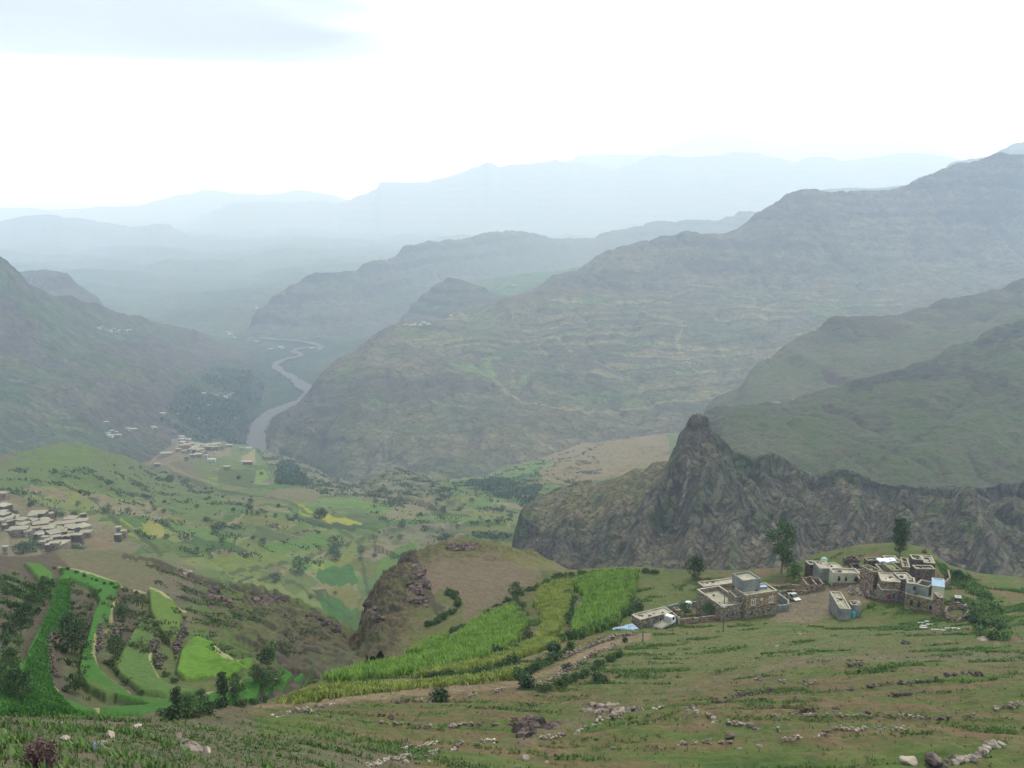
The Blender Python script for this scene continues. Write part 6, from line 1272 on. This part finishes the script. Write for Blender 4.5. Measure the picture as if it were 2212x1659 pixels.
nd = fbm(near.x / 14, near.y / 14, near.z0 / 1.5, o=4, gain=0.6); dens = sstep(0.12, 0.38, nd) * (1 - 0.95 * inpoly(near.px, near.py, [(1690,1285),(1850,1262),(1890,1280),(1800,1330),(1650,1345)]))
road = dist_line(near.px, near.py, [(540,1540),(680,1520),(760,1508),(900,1500),(1000,1495),(1080,1488),(1130,1476),(1190,1450),(1250,1420),(1310,1395),(1400,1375)]); dens = dens * (road > 12)
tufts('weeds', near, [(-60,1180),(2300,1180),(2300,1480),(-60,1480)], 16000, 5, .38, .20, 'weed', 'low green weeds spreading over the upper slope', 'weeds', dens, 61, .9)
tufts('weeds', near, [(-60,1470),(2300,1470),(2300,1680),(-60,1680)], 22000, 5, .24, .10, 'weed', 'patches of fresh weeds on the lower slope', 'weeds', dens, 62, .9)
tufts('dry_grass', near, [(-60,1300),(2300,1300),(2300,1680),(-60,1680)], 16000, 3, .20, .08, 'leafo', 'thin dry grass and clods over the stony slope', 'grass', None, 63, .8)
tufts('grass', near, [(-80,1560),(620,1575),(700,1680),(-80,1680)], 60000, 5, .14, .04, 'leafg', 'lush grass and herbs at the bottom left corner', 'grass', None, 64, .9)
tufts('grass', near, [(-80,1600),(420,1640),(460,1680),(-80,1680)], 9000, 6, .26, .045, 'weed', 'taller herbs nearest the camera at the bottom left', 'herbs', None, 65, .9)
tufts('thicket', near, [Z3(1740,225),Z3(1830,240),Z3(2010,400),Z3(2140,560),Z3(2120,670),Z3(1960,640),Z3(1900,520),Z3(1890,430),Z3(1800,330)], 1500, 6, .5, .34, 'weed', 'dense strip of dark bushes along the right side of the hamlet', 'thicket', sstep(-.15, .25, fbm(near.x / 7, near.y / 7, o=3)), 66, .9, 0.9)
tufts('undergrowth', spur, [Z1(0,480),Z1(150,480),Z1(330,520),Z1(300,640),Z1(200,760),Z1(120,940),Z1(80,1130),Z1(0,1180)], 1300, 6, .4, .22, 'leafm', 'scrub covering the steep left bank', 'scrub', sstep(-.1, .3, fbm(spur.x / 8, spur.y / 8, o=3)), 67, .9, .7)
tufts('undergrowth', spur, [Z1(430,520),Z1(620,560),Z1(540,780),Z1(560,1000),Z1(500,1180),Z1(620,1290),Z1(400,1200),Z1(310,1050),Z1(340,850),Z1(420,700)], 350, 6, .35, .22, 'leafm', 'scrub on the bank between the first two crop strips', 'scrub', sstep(-.1, .3, fbm(spur.x / 7, spur.y / 7, o=3)), 68, .9, .7)
tufts('scrub_cover', spur, [Z1(620,640),Z1(760,560),Z1(880,620),Z1(900,760),Z1(1100,780),Z1(1080,1000),Z1(1000,1130),Z1(900,1000),Z1(760,900),Z1(700,1080),Z1(640,1000)], 900, 6, .35, .2, 'leafo', 'olive scrub on the inner terrace risers', 'scrub', sstep(-.1, .3, fbm(spur.x / 6, spur.y / 6, o=3)), 69, .9, .6)
tufts('scrub_cover', spur, [Z1(880,420),Z1(1180,480),Z1(1500,620),Z1(2060,860),Z1(1800,1000),Z1(1500,1060),Z1(1200,900),Z1(1000,640)], 2800, 5, .32, .22, 'leafm', 'small scrub dotted over the right flank of the spur', 'scrub', sstep(.0, .3, fbm(spur.x / 9, spur.y / 9, o=3)), 70, .9, .5)
tufts('crop', spur, BOWL[1][0], 14000, 5, .3, .16, 'crop', 'dense dark green crop on the outer strip', 'crop', None, 71, .7)
tufts('wood', valley, [Z6(1800,380),Z6(1870,360),Z6(1980,480),Z6(1960,520),Z6(1790,510)], 700, 6, 4.0, 2.4, 'vwood', 'dark wood in the hollow of the pale cliffs', 'wood', None, 72, .8, .8)
tufts('wood', valley, [Z8(1560,640),Z8(1720,620),Z8(2000,640),Z8(2060,700),Z8(1960,780),Z8(1760,740),Z8(1600,700)], 800, 6, 3.6, 2.4, 'vwood', 'scattered wood in the gully below the orange slope', 'wood', sstep(-.1, .3, fbm(valley.x / 40, valley.y / 40, o=3)), 73, .8, .8)
tufts('wood', west, [(390,850),(470,800),(560,800),(600,850),(600,875),(540,930),(520,965),(420,960),(330,930)], 1500, 6, 7.0, 6.0, 'vwood', 'river woods along the left bank', 'wood', sstep(-.2, .3, fbm(west.x / 120, west.y / 120, o=3)), 74, .8, .8)
tufts('wood', valley, [(800,1060),(960,1050),(1150,1000),(1300,960),(1300,1060),(1120,1150),(1110,1230),(900,1240),(800,1180)], 1900, 5, 2.2, 1.5, 'vwood', 'scrub and small trees in the gullies right of the central fields', 'scrub', sstep(.08, .35, fbm(valley.x / 35, valley.y / 35, o=4)), 75, .8, .8)
tufts('wood', valley, [(0,1010),(330,1010),(520,1090),(700,1140),(700,1230),(400,1210),(300,1160),(0,1080)], 1300, 5, 1.6, 1.1, 'vwood', 'scrub along banks and field edges of the left valley', 'scrub', sstep(.1, .35, fbm(valley.x / 26, valley.y / 26, o=4)), 76, .8, .8)
tufts('wood', valley, [(545,960),(650,990),(790,1045),(860,1010),(990,1060),(930,1110),(800,1080),(700,1070),(600,1040)], 1300, 5, 2.8, 1.8, 'vwood', 'dark bushes on the pale eroded banks', 'scrub', sstep(-.1, .3, fbm(valley.x / 30, valley.y / 30, o=4)), 77, .8, .8)
def pebbles(name, L, P, n, size, mat, label, dens=None, seed=1):
    pts = sample(L, P, n, dens, seed); rg = np.random.default_rng(seed); n = len(pts)
    D = np.linalg.norm(pts, axis=1); r_ = size * D / F * rg.uniform(.4, 1.3, n) ** 1.5
    O = np.array([(1,0,0),(-1,0,0),(0,1,0),(0,-1,0),(0,0,1),(0,0,-1)], float); V = O[None] * (r_[:, None] * rg.uniform(.6, 1.2, (n, 6)))[..., None] * np.array([1, 1, .7]); V += rg.normal(size=V.shape) * r_[:, None, None] * .18
    V += pts[:, None, :]; T = np.array([(0,2,4),(2,1,4),(1,3,4),(3,0,4),(2,0,5),(1,2,5),(3,1,5),(0,3,5)]); I = (np.arange(n)[:, None, None] * 6 + T[None]).reshape(-1).astype(np.int32)
    me = bpy.data.meshes.new(name); me.vertices.add(n * 6); me.vertices.foreach_set('co', V.reshape(-1).astype(np.float32)); me.loops.add(len(I)); me.loops.foreach_set('vertex_index', I); me.polygons.add(n * 8); me.polygons.foreach_set('loop_start', np.arange(0, len(I), 3, dtype=np.int32)); me.update(calc_edges=True)
    me.materials.append(MAT[mat]); o = bpy.data.objects.new(name, me); C.objects.link(o); tag(o, label, 'stones', kind='stuff')
pebbles('loose_stones', near, [(-60,1570),(700,1580),(760,1680),(-60,1680)], 300, 4.5, 'rock', 'reddish stones half sunk in the bottom left grass', None, 84)
pd = sstep(-.05, .4, fbm(near.x / 9, near.y / 9, near.z0 / .9, o=3)) * (road > 8)
pebbles('loose_stones', near, [(-60,1430),(2300,1400),(2300,1680),(-60,1680)], 5200, 1.5, 'rock', 'small brown stones strewn over the lower slope', pd, 81)
pebbles('loose_stones', near, [(-60,1400),(2300,1380),(2300,1680),(-60,1680)], 1500, 1.9, 'rockp', 'small pale stones strewn over the lower slope', pd, 82)
pebbles('gravel', spur, [(380,1230),(470,1260),(640,1310),(780,1410),(640,1470),(480,1400)], 1500, 1.5, 'rock', 'stones scattered over the right flank of the spur', None, 83)
# flower and dead bush in the bottom left corner
q = at(*ZB(845, 660), near); mb = MB(); rg = np.random.default_rng(2); leaves(mb, [(0, 0, .32, .1, .1, .32)], 60, .05, rg); mb.tube([(0, 0, -.1), (0, 0, .3)], [.01, .006], 5); o = mb.build('violet_flower', MAT['flower']); o.location = q; o.scale = (.5, .5, .55); tag(o, 'pale violet flower spike in the bottom left grass', 'flower')
q = at(*ZB(355, 790), near); mb = MB()
leaves(mb, [(0, 0, .5, .45, .45, .5), (.2, 0, .3, .35, .35, .3), (-.25, .1, .25, .3, .3, .3)], 1500, .07, rg)
for k in range(14): a = k * .45; mb.tube([(0, 0, -.1), (.3 * math.cos(a), .3 * math.sin(a), .5), (.45 * math.cos(a + .2), .45 * math.sin(a + .2), .85)], [.02, .012, .005], 4)
o = mb.build('dead_bush', MAT['brownred']); o.location = q; o.scale = (.62, .62, .62); tag(o, 'dead reddish brown bush at the bottom left corner', 'bush')

# ---- villages in the distance: every house its own mesh
def far_house(p, w_, d_, h_, rz, wall, roof, label, group, L, dark=True, z0=None):
    q = at(*p, L); mb = MB(); mb.box(-w_/2, w_/2, -d_/2, d_/2, -2.5, h_, 0); mb.box(-w_/2 - .1, w_/2 + .1, -d_/2 - .1, d_/2 + .1, h_ + .003, h_ + .22, 1)
    if dark:
        for k in range(2 if w_ > 6 else 1): x = (k - .5 * (w_ > 6)) * w_ * .5; mb.box(x - .4, x + .4, -d_/2 - .06, -d_/2 - .004, h_ * .4, h_ * .7, 2)
    o = mb.build('village_house', [MAT[wall], MAT[roof], MAT['black']]); o.location = q; o.rotation_euler = (0, 0, rz); return tag(o, label, 'house', group)
rg = np.random.default_rng(77)
wl = ['stone', 'dark', 'ashlar', 'stone', 'grey']
for k, (x, y, w_) in enumerate([(50,315,110),(75,485,150),(65,580,80),(755,635,100),(655,645,50),(150,690,150),(400,700,120),(370,745,90),(30,740,80),(510,672,100),(690,690,110),(80,800,60),(230,818,100),(490,806,90),(430,840,120),(1120,658,120),(1280,640,60),(1230,740,170),(1030,775,120),(1275,820,170),(1320,890,140),(830,782,80),(730,798,90),(870,890,110),(935,878,60),(640,968,70),(860,980,110),(650,1062,90),(900,1070,150),(1000,1048,60),(840,1098,120),(735,1125,60),(430,895,90),(260,880,130),(1820,842,60),(1900,905,70),(1820,965,80),(90,1162,60),(590,748,90),(700,1010,80),(150,760,90),(330,800,80),(560,850,90),(780,840,70),(1130,850,90),(1080,900,100),(960,960,70),(760,1050,90),(150,860,90),(300,740,70)]):
    q = at(*ZV(x, y), valley); wm = 1.2 * w_ / 6.9125 / 1.0271 * q.length / F
    cl = 'pale flat roofed' if k % 3 == 1 else 'dull mud roofed'
    row_ = 'back' if y < 700 else 'middle' if y < 850 else 'front'; wd_ = 'wide' if w_ > 105 else 'narrow' if w_ < 75 else 'medium'
    part_ = f'in the {row_} rows at the left frame edge' if x < 200 else 'in the centre of' if x < 900 else 'at the right of'
    far_house(ZV(x, y), wm, min(wm * .75, 8), rg.uniform(2.6, 4.6), rg.normal() * .45 + .15, wl[k % 5], 'roof' if k % 3 == 1 else 'mud', f'{wd_} {cl} house {part_} the left village, {row_} rows' if x >= 200 else f'{wd_} {cl} left village house {part_}', 'houses of the lower left village', valley)
for k, q in enumerate(sample(valley, [ZV(0,640),ZV(300,650),ZV(620,600),ZV(900,700),ZV(1250,720),ZV(1380,880),ZV(1150,980),ZV(900,1080),ZV(600,1000),ZV(350,900),ZV(0,900)], 34, seed=15)):
    px, py = project(*q); s_ = rg.uniform(6, 11); u_ = 'back' if py < ZV(0, 740)[1] else 'middle' if py < ZV(0, 870)[1] else 'front'; v_ = 'left' if px < 70 else 'centre' if px < 130 else 'right'
    far_house((float(px), float(py)), s_, s_ * .7, rg.uniform(2.4, 5), rg.normal() * .5, 'dark' if k % 2 else 'stone', 'mud', f'low brown house wedged in the {u_} rows of the left village, {v_} side', f'brown houses in the {u_} rows of the left village, {v_} side', valley)
TP = [ZT(600,220),ZT(700,240),ZT(810,340),ZT(950,380),ZT(1300,340),ZT(1330,450),ZT(1050,520),ZT(880,560),ZT(640,500),ZT(560,430),ZT(760,400),ZT(590,300)]
for k, q in enumerate(sample(valley, TP, 84, seed=8)):
    px, py = project(*q); s_ = rg.uniform(7, 13); far_house((float(px), float(py)), s_, s_ * .7, rg.uniform(4, 8), rg.normal() * .4, wl[k % 5], ['mud', 'mud', 'roof', 'mud'][k % 4], f"{'pale' if k % 4 == 2 else 'brown'} {'wide' if s_ > 10 else 'small'} house in the {'far' if py < 950 else 'middle' if py < 965 else 'near'} {'left' if px < 400 else 'central' if px < 440 else 'right'} part of the river town", 'houses of the river town', valley)
for k, (x, y, w_, mt, lb) in enumerate([(475,240,110,'slab','long white building at the upper left of the river town'),(530,305,80,'slab','white building below the long white one'),(1185,650,130,'slab','bright white villa below the river town'),(595,470,90,'ashlar','ochre house at the left of the river town'),(380,550,190,'ashlar','reddish terraced houses at the left tail of the river town'),(960,560,140,'stone','broad brown house at the lower side of the river town'),
    (1260,350,100,'stone','square brown house at the upper right of the river town'),(1490,400,110,'ashlar','pale house with trees right of the river town'),(1705,440,60,'ashlar','pale tower house above the bare plot'),(1835,440,90,'slab','white roofed shed on the plot edge'),(1710,690,70,'slab','white hut left of the red shed'),(1820,690,150,'door','long red shed under the bare plot'),(1445,800,110,'ashlar','pinkish farmhouse among the dark plots'),(1095,580,60,'slab','little white house on the path'),(1235,505,40,'slab','tiny white house in the green plot'),(230,730,90,'ashlar','reddish house on the lower left track'),(850,580,90,'ashlar','pinkish house in the lower part of the town')]):
    q = at(*ZT(x, y), valley); wm = w_ / 7.9 / 1.0271 * q.length / F; far_house(ZT(x, y), wm, min(9, wm * .6), 4.5, .1, mt, 'slab' if mt == 'slab' else 'roof', lb, None, valley)
ZM = zmap(0, 550, 2.458); ZC = zmap(700, 550, 2.765)
def cluster(pts, L, label, group, s_=(8, 14), mats=('slab', 'ashlar', 'stone')):
    for k, p in enumerate(pts): a = rg.uniform(*s_); far_house(p, a, a * .65, rg.uniform(4, 6), rg.normal() * .4, mats[k % len(mats)], 'slab' if k % 2 else 'roof', label, group, L, False)
cluster([ZM(*q) for q in [(545,440),(560,430),(575,450),(600,455),(620,445),(650,455),(690,455),(705,452),(640,465)]], west, 'tiny pale house in the hamlet high on the left mountain', 'houses high on the left mountain', (9, 16))
cluster([ZM(*q) for q in [(590,1015),(610,1005),(630,1012),(600,1030),(640,1025),(580,955),(700,990),(715,1000),(740,995),(835,985),(850,990)]], west, 'tiny house on the wooded slope left of the river town', 'houses left of the river town', (9, 15))
cluster([ZM(*q) for q in [(1165,805),(1185,812),(1200,800),(1230,815),(1250,808),(1265,800),(1130,860),(890,910),(970,915),(1080,938),(1280,935),(1110,800)]], west, 'tiny house among the river woods', 'houses among the river woods', (9, 15))
cluster([ZM(*q) for q in [(1245,460),(1260,470),(1275,490),(1350,478),(1360,480),(1450,425),(1470,430),(1490,420),(1480,550),(1530,540),(1545,545),(1400,510),(1700,545),(1740,550),(860,388),(1400,328)]], base, 'tiny house on the hazy valley floor by the river', 'houses on the hazy valley floor', (14, 24), ('slab', 'slab', 'ashlar'))
cluster([ZC(*q) for q in [(585,472),(600,478),(620,462),(640,470),(655,478),(670,465),(690,468),(700,475),(640,482),(610,470),(545,480),(560,470),(830,400),(850,405),(880,402),(660,450)]], massif, 'tiny house of the village on the mountain spur edge', 'houses of the spur edge village', (9, 18), ('slab', 'door', 'ashlar'))
cluster([ZC(*q) for q in [(1160,225),(1180,230),(1200,232),(1215,228)]], shelf, 'tiny house on the green shelf behind the pointed hill', 'houses on the green shelf', (12, 18))
cluster([(1075 + 8 * k, 500 + (k % 3) * 5) for k in range(5)], mid, 'faint white speck of a house on the middle range', 'houses on the middle range', (16, 22), ('slab',))
# templates that only served as sources
for t_ in (T_tall, T_col, T_round, T_round2, T_far, T_far2):
    for ch in list(t_.children): bpy.data.objects.remove(ch)
    bpy.data.objects.remove(t_)
for o in SHM: bpy.data.objects.remove(o)
print('OBJECTS', len(bpy.data.objects))
